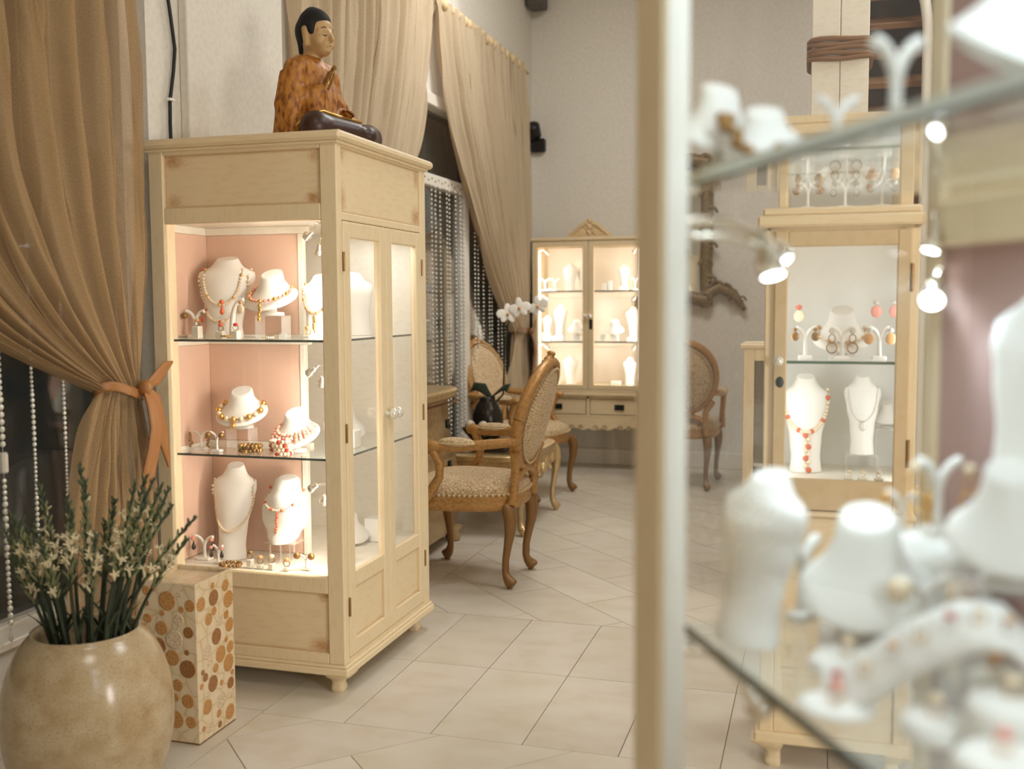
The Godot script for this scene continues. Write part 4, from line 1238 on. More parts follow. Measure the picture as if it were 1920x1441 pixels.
# ---------- surface nets for the statue ----------
func nets(bones: Array, cell: float, k: float) -> G:
	# bones: [a, b, ra, rb] capsules blended into one skin
	var lo := Vector3.INF
	var hi := -Vector3.INF
	for b in bones:
		var r := maxf(b[2], b[3]) + k
		for p in [b[0], b[1]]:
			lo = lo.min(p - Vector3.ONE * r)
			hi = hi.max(p + Vector3.ONE * r)
	lo -= Vector3.ONE * cell * 2
	var n := Vector3i(((hi - lo) / cell).ceil()) + Vector3i.ONE * 3
	var f := PackedFloat32Array()
	f.resize(n.x * n.y * n.z)
	f.fill(1.0)
	var sy := n.x
	var sz := n.x * n.y
	for b in bones:
		var a: Vector3 = b[0]
		var ab: Vector3 = b[1] - a
		var l2 := maxf(ab.length_squared(), 1e-9)
		var r := maxf(b[2], b[3]) + k + cell * 2.0
		var i0 := Vector3i(((a.min(b[1]) - Vector3.ONE * r - lo) / cell).floor()).clamp(Vector3i.ZERO, n - Vector3i.ONE)
		var i1 := Vector3i(((a.max(b[1]) + Vector3.ONE * r - lo) / cell).ceil()).clamp(Vector3i.ZERO, n - Vector3i.ONE)
		var ra: float = b[2]
		var rb: float = b[3]
		for z in range(i0.z, i1.z + 1):
			for y in range(i0.y, i1.y + 1):
				for x in range(i0.x, i1.x + 1):
					var p := lo + Vector3(x, y, z) * cell - a
					var t := clampf(p.dot(ab) / l2, 0.0, 1.0)
					var d := (p - ab * t).length() - lerpf(ra, rb, t)
					var q := x + y * sy + z * sz
					var h := maxf(k - absf(d - f[q]), 0.0) / k
					f[q] = minf(d, f[q]) - h * h * k * 0.25
	var at := {}
	var g := G.new()
	for z in n.z - 1:
		for y in n.y - 1:
			for x in n.x - 1:
				var q := x + y * sy + z * sz
				var m := 0
				var c := [f[q], f[q + 1], f[q + sy], f[q + sy + 1], f[q + sz], f[q + sz + 1], f[q + sz + sy], f[q + sz + sy + 1]]
				for i in 8:
					if c[i] < 0.0: m |= 1 << i
				if m == 0 or m == 255: continue
				var s := Vector3.ZERO
				var w := 0
				for e in [[0, 1], [2, 3], [4, 5], [6, 7], [0, 2], [1, 3], [4, 6], [5, 7], [0, 4], [1, 5], [2, 6], [3, 7]]:
					if (c[e[0]] < 0.0) != (c[e[1]] < 0.0):
						var t: float = c[e[0]] / (c[e[0]] - c[e[1]])
						var p0 := Vector3(e[0] & 1, (e[0] >> 1) & 1, e[0] >> 2)
						var p1 := Vector3(e[1] & 1, (e[1] >> 1) & 1, e[1] >> 2)
						s += p0.lerp(p1, t)
						w += 1
				at[q] = lo + (Vector3(x, y, z) + s / w) * cell
	for q in at:
		for ax in 3:
			var st: int = [1, sy, sz][ax]
			var u: int = [sy, sz, 1][ax]
			var w: int = [sz, 1, sy][ax]
			var inside: bool = f[q] < 0.0
			if inside == (f[q + st] < 0.0): continue
			if not (at.has(q - u) and at.has(q - w) and at.has(q - u - w)): continue
			if inside: g.quad(at[q], at[q - w], at[q - u - w], at[q - u], 0)
			else: g.quad(at[q], at[q - u], at[q - u - w], at[q - w], 0)
	return g

func statue() -> void:
	var t := thing("seated_statue", "carved wooden seated figure with black hair and ochre robe on the cream cabinet", "statue", Vector3(-1.668, 1.782, -3.285), 1.42)
	t.scale = Vector3.ONE * 0.94
	var V := func(x: float, y: float, z: float) -> Vector3: return Vector3(x, y, z)
	# facing local +z; the arm at -x is the one towards the room's front
	var robe := [
		[V.call(0, 0.06, -0.018), V.call(0, 0.17, -0.022), 0.088, 0.08], [V.call(0, 0.17, -0.022), V.call(0, 0.262, -0.03), 0.082, 0.066],
		[V.call(-0.065, 0.288, -0.03), V.call(0.065, 0.288, -0.03), 0.042, 0.042], [V.call(0, 0.29, -0.03), V.call(0, 0.318, -0.03), 0.05, 0.036],
		[V.call(-0.105, 0.272, -0.03), V.call(-0.13, 0.155, -0.03), 0.04, 0.042], [V.call(-0.13, 0.155, -0.03), V.call(-0.075, 0.19, 0.06), 0.04, 0.026],
		[V.call(0.105, 0.272, -0.03), V.call(0.13, 0.155, -0.03), 0.04, 0.042], [V.call(0.13, 0.155, -0.03), V.call(0.05, 0.11, 0.07), 0.04, 0.03],
		[V.call(-0.13, 0.14, -0.03), V.call(-0.14, 0.045, -0.03), 0.044, 0.046], [V.call(0.13, 0.14, -0.03), V.call(0.13, 0.045, -0.03), 0.044, 0.046],
		[V.call(-0.075, 0.18, 0.045), V.call(-0.085, 0.08, 0.04), 0.03, 0.034],
		[V.call(-0.05, 0.058, 0.04), V.call(0.05, 0.058, 0.04), 0.056, 0.056], [V.call(-0.1, 0.05, 0.0), V.call(-0.15, 0.07, 0.06), 0.05, 0.03], [V.call(0.1, 0.05, 0.0), V.call(0.15, 0.07, 0.06), 0.05, 0.03]]
	# raised folds: over the chest, down the sleeves and round the lap
	for k in 8:
		var e := -1.2 + k * 0.32
		robe.append([V.call(0.08 * sin(e), 0.28, -0.03 + 0.06 * cos(e)), V.call(0.1 * sin(e), 0.1, -0.03 + 0.094 * cos(e)), 0.006, 0.01])
	for k in 6: robe.append([V.call(-0.15, 0.255 - 0.03 * k, -0.055 + 0.012 * k), V.call(-0.17 + 0.004 * k, 0.14 - 0.018 * k, -0.06 + 0.022 * k), 0.006, 0.01])
	for k in 4: robe.append([V.call(-0.168, 0.14 - 0.01 * k, -0.06 + 0.02 * k), V.call(-0.176, 0.02, -0.065 + 0.024 * k), 0.006, 0.012])
	for k in 3: robe.append([V.call(-0.06 + 0.02 * k, 0.3, 0.01), V.call(0.05 + 0.02 * k, 0.16, 0.055), 0.007, 0.01])
	put("robe", nets(robe, 0.006, 0.016), M.robe, t)
	var legs := [[V.call(-0.06, 0.045, 0.0), V.call(-0.165, 0.05, 0.1), 0.055, 0.05], [V.call(-0.165, 0.05, 0.1), V.call(-0.02, 0.042, 0.165), 0.05, 0.038], [V.call(0.06, 0.045, 0.0), V.call(0.165, 0.05, 0.1), 0.055, 0.05], [V.call(0.165, 0.05, 0.1), V.call(0.03, 0.036, 0.185), 0.05, 0.036]]
	put("crossed_legs", nets(legs, 0.007, 0.02), M.dark_wood, t)
	put("hem", G.new().tube([V.call(-0.17, 0.06, 0.02), V.call(-0.165, 0.095, 0.07), V.call(-0.12, 0.11, 0.1), V.call(-0.05, 0.1, 0.115), V.call(0.03, 0.1, 0.12), V.call(0.12, 0.108, 0.1)], 0.007, 7), M.gold, t)
	var head := [[V.call(0, 0.3, -0.03), V.call(0, 0.37, -0.022), 0.036, 0.034], [V.call(0, 0.388, -0.004), V.call(0, 0.432, -0.006), 0.054, 0.057], [V.call(0, 0.358, 0.022), V.call(0, 0.36, 0.024), 0.028, 0.028],
		[V.call(0, 0.412, 0.05), V.call(0, 0.388, 0.06), 0.006, 0.0105], [V.call(-0.012, 0.368, 0.047), V.call(0.012, 0.368, 0.047), 0.007, 0.007], [V.call(0, 0.349, 0.044), V.call(0.0, 0.349, 0.045), 0.009, 0.009], [V.call(-0.028, 0.382, 0.022), V.call(-0.028, 0.384, 0.022), 0.026, 0.026], [V.call(0.028, 0.382, 0.022), V.call(0.028, 0.384, 0.022), 0.026, 0.026]]
	for s in [-1.0, 1.0]:
		head.append([V.call(s * 0.056, 0.42, -0.016), V.call(s * 0.058, 0.366, -0.012), 0.014, 0.009])
		head.append([V.call(s * 0.012, 0.418, 0.047), V.call(s * 0.04, 0.416, 0.033), 0.006, 0.005])
	put("head", nets(head, 0.004, 0.009), M.skin_wood, t)
	for s in [-1.0, 1.0]:
		put("eyelid", G.new().tube([V.call(s * 0.012, 0.402, 0.049), V.call(s * 0.024, 0.397, 0.048), V.call(s * 0.037, 0.4, 0.041)], [0.0012, 0.0028, 0.0012], 6), M.dark_wood, t)
		put("eyebrow", G.new().tube([V.call(s * 0.008, 0.422, 0.0515), V.call(s * 0.025, 0.429, 0.0465), V.call(s * 0.044, 0.419, 0.033)], [0.001, 0.0022, 0.001], 6), M.dark_wood, t)
	put("mouth", G.new().tube([V.call(-0.014, 0.3665, 0.0515), V.call(0, 0.3645, 0.0545), V.call(0.014, 0.3665, 0.0515)], [0.0008, 0.0018, 0.0008], 6), M.dark_wood, t)
	var hair := [[V.call(0, 0.425, -0.024), V.call(0, 0.446, -0.014), 0.064, 0.061], [V.call(0, 0.47, -0.02), V.call(0, 0.486, -0.024), 0.038, 0.026], [V.call(0, 0.41, -0.055), V.call(0, 0.315, -0.066), 0.034, 0.013], [V.call(-0.052, 0.432, 0.006), V.call(-0.056, 0.408, 0.012), 0.014, 0.006], [V.call(0.052, 0.432, 0.006), V.call(0.056, 0.408, 0.012), 0.014, 0.006]]
	put("hair", nets(hair, 0.005, 0.012), M.hair, t)
	# hands: palm and five fingers each
	for s in 2:
		var w: Vector3 = [V.call(-0.055, 0.225, 0.078), V.call(0.03, 0.115, 0.095)][s]
		var d: Vector3 = [Vector3(0.35, 0.92, 0.18), Vector3(-0.5, 0.1, 0.8)][s].normalized()
		var side: Vector3 = [Vector3(-0.55, 0.1, 0.85), Vector3(-0.7, 0.6, -0.2)][s]
		side = (side - d * side.dot(d)).normalized()
		var nrm := d.cross(side)
		var bones := [[w - d * 0.02, w, 0.015, 0.014], [w, w + d * 0.03, 0.014, 0.013], [w + side * 0.006, w + d * 0.032 + side * 0.008, 0.011, 0.01], [w - side * 0.006, w + d * 0.032 - side * 0.008, 0.011, 0.01]]
		put("palm", nets(bones, 0.004, 0.008), M.gold_old if s == 0 else M.robe, t)
		var fg := G.new()
		for f in 4:
			var b0: Vector3 = w + d * 0.038 + side * (f - 1.5) * 0.0088
			var ln: float = [0.024, 0.03, 0.028, 0.021][f]
			var curl: float = [0.1, 0.15, 0.25, 0.6][f] if s == 0 else 0.35
			fg.tube([b0, b0 + d * ln * 0.5 + nrm * curl * ln * 0.2, b0 + d * ln * (1.0 - 0.2 * curl) + nrm * curl * ln * 0.6], [0.0045, 0.0042, 0.0032], 7)
		fg.tube([w + side * 0.012, w + side * 0.022 + d * 0.014, w + side * 0.022 + d * 0.03], [0.0055, 0.005, 0.0036], 7)
		put("fingers", fg, M.gold_old if s == 0 else M.robe, t)

# ---------- gilt furniture ----------
func cabriole(top: Vector3, out: Vector3, h: float, s: float) -> G:
	# a leg that swells at the knee, narrows and ends in a scrolled toe on a peg
	var p := []
	var r := []
	for q in [[1.0, 0.0, 1.15], [0.93, 0.18, 1.35], [0.82, 0.3, 1.3], [0.66, 0.24, 1.0], [0.5, 0.08, 0.78], [0.34, -0.08, 0.66], [0.2, -0.1, 0.68], [0.13, 0.02, 0.85], [0.085, 0.2, 1.1], [0.06, 0.36, 1.0], [0.05, 0.46, 0.6]]:
		p.append(Vector3(top.x, h * q[0], top.z) + out * (q[1] * h * 0.2))
		r.append(s * q[2])
	var g := G.new().tube(p, r, 12)
	var toe := Vector3(top.x, 0, top.z) + out * (0.2 * h * 0.2)
	g.lathe([[s * 0.5, 0.0], [s * 0.5, h * 0.05], [s * 0.62, h * 0.075]], 10, Transform3D(Basis(), toe))
	g.sph(toe + Vector3(0, h * 0.085, 0) + out * 0.01, Vector3(s * 1.05, s * 0.75, s * 1.05), 10, 7)
	# carved ridges down the front of the knee
	var q2 := []
	for i in 7: q2.append(p[i] + out * (r[i] * 0.92))
	g.tube(q2, s * 0.2, 6)
	return g

func armchair(label: String, at: Vector3, turn: float) -> Node3D:
	var t := thing("armchair", label, "chair", at, turn, "")
	# seat: rail, cushion and gimp; facing +z
	var outline := func(k: float, y: float) -> PackedVector3Array:
		var r := PackedVector3Array()
		for i in 36:
			var a := TAU * i / 36
			var c := cos(a)
			var s := sin(a)
			var e := pow(pow(absf(c), 3.2) + pow(absf(s), 3.2), -1.0 / 3.2)
			var z := s * e * 0.255 * k
			var x := c * e * lerpf(0.225, 0.285, (s * e + 1.0) / 2.0) * k
			r.append(Vector3(x, y, z))
		return r
	put("seat_rail", G.new().rings([outline.call(0.96, 0.345), outline.call(0.99, 0.355), outline.call(1.0, 0.372), outline.call(0.975, 0.385), outline.call(1.0, 0.4), outline.call(0.985, 0.412)]), M.gilt, t)
	put("seat", G.new().rings([outline.call(0.955, 0.405), outline.call(0.99, 0.42), outline.call(0.985, 0.437), outline.call(0.93, 0.455), outline.call(0.78, 0.472), outline.call(0.5, 0.482), outline.call(0.2, 0.485)]), M.crackle, t)
	var gp := G.new()
	var ol: PackedVector3Array = outline.call(1.0, 0.415)
	for i in 36:
		for k in 2: gp.sph(ol[i].lerp(ol[(i + 1) % 36], k * 0.5), Vector3(0.007, 0.008, 0.007), 6, 4)
	put("gimp_trim", gp, M.gimp, t)
	for s in [-1.0, 1.0]:
		put("leg", cabriole(Vector3(s * 0.245, 0, 0.205), Vector3(s * 0.5, 0, 0.86).normalized(), 0.37, 0.023), M.gilt_leg, t)
		put("leg", cabriole(Vector3(s * 0.165, 0, -0.21), Vector3(s * 0.35, 0, -0.93).normalized(), 0.37, 0.023), M.gilt_leg, t)
		# rear upright from the rail to the oval
		put("upright", G.new().tube([Vector3(s * 0.165, 0.37, -0.235), Vector3(s * 0.15, 0.44, -0.243), Vector3(s * 0.16, 0.53, -0.25), Vector3(s * 0.2, 0.6, -0.262)], [0.024, 0.02, 0.02, 0.024], 10), M.gilt, t)
		# arm: sweeping rail, pad and curved support
		put("arm", G.new().tube([Vector3(s * 0.228, 0.655, -0.275), Vector3(s * 0.25, 0.645, -0.16), Vector3(s * 0.275, 0.632, -0.03), Vector3(s * 0.285, 0.63, 0.06), Vector3(s * 0.29, 0.64, 0.1), Vector3(s * 0.292, 0.632, 0.125)], [0.02, 0.022, 0.022, 0.022, 0.028, 0.016], 10), M.gilt, t)
		var pad := put("arm_pad", G.new().sph(Vector3(s * 0.275, 0.652, -0.02), Vector3(0.034, 0.022, 0.085), 14, 9), M.crackle, t)
		put("pad_trim", G.new().tube(Array(range(25)).map(func(i): return Vector3(s * 0.275 + 0.033 * cos(TAU * i / 24), 0.648, -0.02 + 0.084 * sin(TAU * i / 24))), 0.005, 5, false), M.gimp, pad)
		put("arm_support", G.new().tube([Vector3(s * 0.285, 0.625, 0.085), Vector3(s * 0.28, 0.56, 0.055), Vector3(s * 0.275, 0.5, 0.058), Vector3(s * 0.275, 0.44, 0.095), Vector3(s * 0.275, 0.395, 0.13)], [0.021, 0.02, 0.019, 0.022, 0.026], 10), M.gilt, t)
	# the oval back, leaning away
	var lean := Transform3D(Basis(Vector3.RIGHT, -0.27), Vector3(0, 0.745, -0.305))
	var rim_ := []
	for i in 41:
		var a := TAU * (i % 40) / 40
		var ry := 0.235 if sin(a) < 0 else 0.25
		rim_.append(lean * Vector3(0.222 * cos(a) * (1.0 + 0.04 * sin(a)), ry * sin(a), 0.02 * cos(a) * cos(a)))
	put("back_frame", G.new().tube(rim_, 0.026, 10, false, 0.85), M.gilt, t)
	var cush := G.new()
	var rr := []
	for q in [[0.3, -0.042], [0.7, -0.038], [0.94, -0.026], [1.0, -0.01], [1.0, 0.012], [0.94, 0.03], [0.7, 0.046], [0.3, 0.052]]:
		var ring := PackedVector3Array()
		for i in 40:
			var a := TAU * i / 40
			ring.append(lean * Vector3(0.2 * cos(a) * q[0], (0.213 if sin(a) < 0 else 0.228) * sin(a) * q[0], q[1] + 0.02 * pow(cos(a) * q[0], 2.0)))
		rr.append(ring)
	put("backrest", cush.rings(rr), M.crackle, t)
	for sd in [-1.0, 1.0]:
		var gb := G.new()
		for i in 80:
			var a := TAU * i / 80
			gb.sph(lean * Vector3(0.197 * cos(a), (0.21 if sin(a) < 0 else 0.225) * sin(a), sd * 0.03 + 0.02 * pow(cos(a), 2.0) * 1.0), Vector3.ONE * 0.0062, 6, 4)
		put("back_gimp", gb, M.gimp, t)
	# carved crest on top
	var cr := G.new()
	for q in [[0.0, 0.262, 0.024], [-0.03, 0.258, 0.017], [0.03, 0.258, 0.017], [-0.058, 0.248, 0.013], [0.058, 0.248, 0.013], [0.0, 0.285, 0.014]]:
		cr.sph(lean * Vector3(q[0], q[1], 0.01), Vector3(q[2], q[2] * 0.9, 0.02), 9, 6, lean.basis)
	put("crest", cr, M.gilt, t)
	var yk := G.new().tube([Vector3(-0.15, 0.46, -0.243), Vector3(-0.07, 0.5, -0.25), Vector3(0, 0.513, -0.252), Vector3(0.07, 0.5, -0.25), Vector3(0.15, 0.46, -0.243)], 0.018, 8)
	put("cross_rail", yk, M.gilt, t)
	return t

func scrolls(g: G, c: Vector3, ux: Vector3, uy: Vector3, s: float, turns: float, flip: float) -> void:
	var p := []
	var r := []
	for i in 22:
		var q := i / 21.0
		var a := q * turns * TAU
		var rad := s * (1.0 - 0.86 * q)
		p.append(c + ux * (rad * cos(a) * flip) + uy * (rad * sin(a)))
		r.append(s * lerpf(0.22, 0.12, q))
	g.tube(p, r, 7)
	g.sph(p[21], Vector3.ONE * s * 0.2, 7, 5)

func gilt_furniture() -> void:
	armchair("gilt oval-back armchair seen from behind with crackle upholstery, beside the low gold table", Vector3(-1.5, 0, -4.40), -PI / 2)
	armchair("gilt oval-back armchair facing out from the beaded window beyond the table", Vector3(-1.81, 0, -6.36), 1.347)
	armchair("oval-back armchair standing with its back turned behind the glass vitrine post", Vector3(-0.885, 0, -7.0), -3.02)
	# low table
	var t := thing("coffee_table", "low gilded table with carved apron between the two gilt armchairs", "table", Vector3(-1.76, 0, -5.575))
	var top := []
	for q in [[0.395, 0.94], [0.4, 0.985], [0.41, 1.0], [0.418, 0.985], [0.424, 1.0], [0.43, 0.985], [0.432, 0.95]]:
		var ring := PackedVector3Array()
		for i in 48:
			var a := TAU * i / 48
			var e := pow(pow(absf(cos(a)), 5.0) + pow(absf(sin(a)), 5.0), -0.2)
			ring.append(Vector3(cos(a) * e * 0.29 * q[1], q[0], sin(a) * e * 0.41 * q[1]))
		top.append(ring)
	put("table_top", G.new().rings(top), M.silver_gilt, t)
	put("glass_top", G.new().box(Vector3(0, 0.4345, 0), Vector3(0.44, 0.004, 0.66), 0.001), mat(rgb(120, 100, 66), 0.05, 0.4), t)
	for sx in [-1.0, 1.0]:
		for sz in [-1.0, 1.0]:
			put("leg", cabriole(Vector3(sx * 0.25, 0, sz * 0.35), Vector3(sx, 0, sz).normalized(), 0.4, 0.022), M.silver_gilt, t)
	for k in 4:
		var ap := PackedVector2Array()
		var half := 0.33 if k < 2 else 0.22
		ap.append(Vector2(-half, 0.398))
		for i in 25:
			var u := i / 24.0 * 2.0 - 1.0
			ap.append(Vector2(u * half, 0.325 - 0.055 * (1.0 - absf(u)) - 0.016 * cos(u * PI * 4.0)))
		ap.append(Vector2(half, 0.398))
		var b: Basis = [Basis(Vector3.UP, PI / 2), Basis(Vector3.UP, -PI / 2), Basis(), Basis(Vector3.UP, PI)][k]
		var o: Vector3 = [Vector3(0.262, 0, 0), Vector3(-0.262, 0, 0), Vector3(0, 0, 0.37), Vector3(0, 0, -0.37)][k]
		var ag := put("apron", G.new().prism(ap, -0.012, 0.012, Transform3D(b, o)), M.silver_gilt, t)
		var sc := G.new()
		var ux := b * Vector3.RIGHT
		var n := b * Vector3(0, 0, 0.014)
		for i in 4:
			var u: float = [-0.72, -0.3, 0.3, 0.72][i]
			scrolls(sc, o + ux * u * half + Vector3(0, 0.335, 0) + n, ux, Vector3.UP, 0.035, 1.4, 1.0 if u > 0 else -1.0)
			scrolls(sc, o + ux * (u * 0.72) * half + Vector3(0, 0.3, 0) + n, ux, Vector3.DOWN, 0.024, 1.2, 1.0 if u > 0 else -1.0)
		sc.sph(o + n + Vector3(0, 0.315, 0), Vector3(0.028, 0.035, 0.028), 10, 7)
		put("carving", sc, M.silver_gilt, ag)
	# bombe chest of drawers under the window
	var d := thing("chest_of_drawers", "silvered bombe chest of drawers under the beaded window", "chest", Vector3(-1.96, 0, -4.62))
	var rings := []
	for i in 17:
		var q := i / 16.0
		var y := 0.06 + 0.7 * q
		var bul := 0.125 + 0.035 * sin(q * PI * 0.9 + 0.5) + 0.02 * sin(q * TAU)
		var bz := 0.46 + 0.03 * sin(q * PI * 0.9 + 0.5)
		var ring := PackedVector3Array()
		for p in [[-0.16, -bz], [-0.16, bz], [bul * 0.6, bz], [bul * 0.92, bz - 0.04], [bul, bz * 0.5], [bul * 1.04, 0.0], [bul, -bz * 0.5], [bul * 0.92, -bz + 0.04], [bul * 0.6, -bz]]: ring.append(Vector3(p[0], y, p[1]))
		rings.append(ring)
	put("body", G.new().rings(rings), M.silver_gilt, d)
	var tr := []
	for q in [[0.76, 0.97], [0.768, 1.02], [0.78, 1.04], [0.79, 1.03], [0.797, 1.05], [0.808, 1.03], [0.812, 0.98]]:
		var ring := PackedVector3Array()
		for i in 40:
			var a := TAU * i / 40
			var e := pow(pow(absf(cos(a)), 4.0) + pow(absf(sin(a)), 4.0), -0.25)
			ring.append(Vector3(maxf(cos(a) * e * 0.18 * q[1], -0.165), q[0], sin(a) * e * 0.49 * q[1]))
		tr.append(ring)
	put("top", G.new().rings(tr), M.silver_gilt, d)
	for k in 3:
		var y0 := 0.12 + 0.21 * k
		for zz in [-0.24, 0.24]:
			var hg := put("handle", G.new().box(Vector3(0.17 + 0.01 * sin(k * 1.6), y0 + 0.1, zz), Vector3(0.012, 0.045, 0.035), 0.003), M.black, d)
			put("pull", ring_mesh(Vector3(0.177 + 0.01 * sin(k * 1.6), y0 + 0.085, zz), 0.016, 0.012, 0.003, 12, Basis(Vector3.UP, PI / 2)), M.black, hg)
		put("drawer_line", G.new().box(Vector3(0.158 + 0.012 * sin(k * 1.4), y0 + 0.2, 0), Vector3(0.02, 0.007, 0.9), 0.002), M.gilt_dark, d)
	for q in [[0.13, 0.42], [0.13, -0.42], [-0.12, 0.42], [-0.12, -0.42]]: put("foot", G.new().lathe([[0.03, 0.0], [0.045, 0.02], [0.03, 0.05], [0.05, 0.075]], 12, Transform3D(Basis(), Vector3(q[0], 0, q[1]))), M.silver_gilt, d)
	# what stands on the table
	var v := thing("orchid_vase", "dark round vase holding the white orchid on the low gold table", "vase", Vector3(-1.86, 0.433, -5.74))
	put("body", G.new().lathe([[0.05, 0.0], [0.075, 0.03], [0.092, 0.1], [0.09, 0.16], [0.066, 0.22], [0.045, 0.245], [0.05, 0.262], [0.04, 0.262], [0.036, 0.24], [0.02, 0.2]], 26), mat(rgb(40, 32, 24), 0.25, 0.2), v)
	var oc := thing("orchid", "white orchid with three open blooms on a thin dark stem", "flower", Vector3(-1.84, 0.69, -5.74))
	var sp := [Vector3(0, -0.06, 0), Vector3(0.07, 0.02, -0.02), Vector3(0.075, 0.2, -0.03), Vector3(0.082, 0.35, -0.04), Vector3(0.1, 0.45, -0.05), Vector3(0.15, 0.515, -0.055), Vector3(0.22, 0.53, -0.06), Vector3(0.31, 0.525, -0.06)]
	put("stem", G.new().tube(sp, [0.006, 0.006, 0.005, 0.005, 0.0045, 0.004, 0.003, 0.002], 7), M.stalk, oc)
	for k in 2: put("leaf", ribbon([Vector3(0, 0, 0), Vector3(-0.04 + 0.12 * k, 0.06, 0.03), Vector3(-0.08 + 0.2 * k, 0.07, 0.06), Vector3(-0.1 + 0.22 * k, 0.04, 0.08)], Vector3(0.6, 0.7, -0.286), [0.01, 0.03, 0.026, 0.004], 0.003), M.stalk, oc)
	for k in 3:
		var c: Vector3 = [Vector3(0.105, 0.49, 0.0), Vector3(0.175, 0.525, -0.01), Vector3(0.285, 0.535, -0.02)][k]
		var fl := Node3D.new()
		fl.name = numbered(oc, "bloom")
		oc.add_child(fl)
		fl.position = c
		fl.rotation = Vector3(-0.25, 0.35 - 0.3 * k, 0.2 * k)
		for q in [[0.0, 0.038, 0.03], [PI, 0.036, 0.028], [PI / 2, 0.034, 0.02], [PI * 1.3, 0.03, 0.018], [PI * 1.7, 0.03, 0.018]]:
			put("petal", G.new().sph(Vector3(cos(q[0]) * 0.032, sin(q[0]) * 0.03, 0.004), Vector3(q[1], q[2], 0.004), 12, 8, Basis(Vector3(0, 0, 1), q[0])), M.orchid, fl)
		put("lip", G.new().sph(Vector3(0, -0.006, 0.012), Vector3(0.009, 0.011, 0.012), 8, 6), M.amber, fl)
	var bo := thing("bowl", "dark footed bowl holding two pale eggs on the low gold table", "bowl", Vector3(-1.80, 0.433, -5.36))
	put("body", G.new().lathe([[0.035, 0.0], [0.03, 0.015], [0.02, 0.05], [0.05, 0.08], [0.088, 0.125], [0.083, 0.127], [0.045, 0.09], [0.0, 0.085]], 22), mat(rgb(46, 34, 24), 0.3, 0.3), bo)
	for k in 2:
		var eg := put("egg", G.new().sph(Vector3.ZERO, Vector3(0.028, 0.034, 0.028), 14, 10), M.egg)
		eg.position = Vector3(-1.832 + 0.066 * k, 0.433 + 0.136 - 0.004 * k, -5.345 - 0.01 * k)
		eg.rotation.z = 0.5 - k
		tag(eg, ["pale speckled egg on the window side of the dark bowl", "pale speckled egg on the chair side of the dark bowl"][k], "egg")
	var jar := thing("lidded_jar", "small white jar with dark lid at the open edge of the low gold table", "jar", Vector3(-1.535, 0.436, -5.33))
	put("body", G.new().lathe([[0.03, 0.0], [0.036, 0.012], [0.037, 0.05], [0.03, 0.062], [0.03, 0.07]], 18), M.white, jar)
	put("lid", G.new().lathe([[0.033, 0.069], [0.034, 0.078], [0.016, 0.086], [0.007, 0.09], [0.01, 0.1], [0.0, 0.104]], 16), M.black, jar)
	var tr2 := put("patterned_box", G.new().box(Vector3(0, 0.02, 0), Vector3(0.12, 0.04, 0.08), 0.004), M.print)
	tr2.position = Vector3(-1.68, 0.4365, -5.33)
	tag(tr2, "small dark patterned box on the low gold table before the jar", "box")

# ---------- the tall cabinet on the back wall ----------
const BLOCKS := ["under the top shelf bust behind the locked door", "under the short raised bust, middle shelf", "under the bust amid the window-side door, middle shelf", "under the low bust by the meeting stile", "under the low bust behind the locked door", "under the vitrine-end bust, middle shelf", "of medium height, top shelf beyond the stile", "tallest of the pair on the top shelf", "standing tall on the floor, window-side door", "shorter, at the window corner of the floor", "lying flat on the floor, locked door", "standing alone, middle shelf past the stile", "low, between two busts of the middle shelf", "lowest, at the window end of the top shelf"]

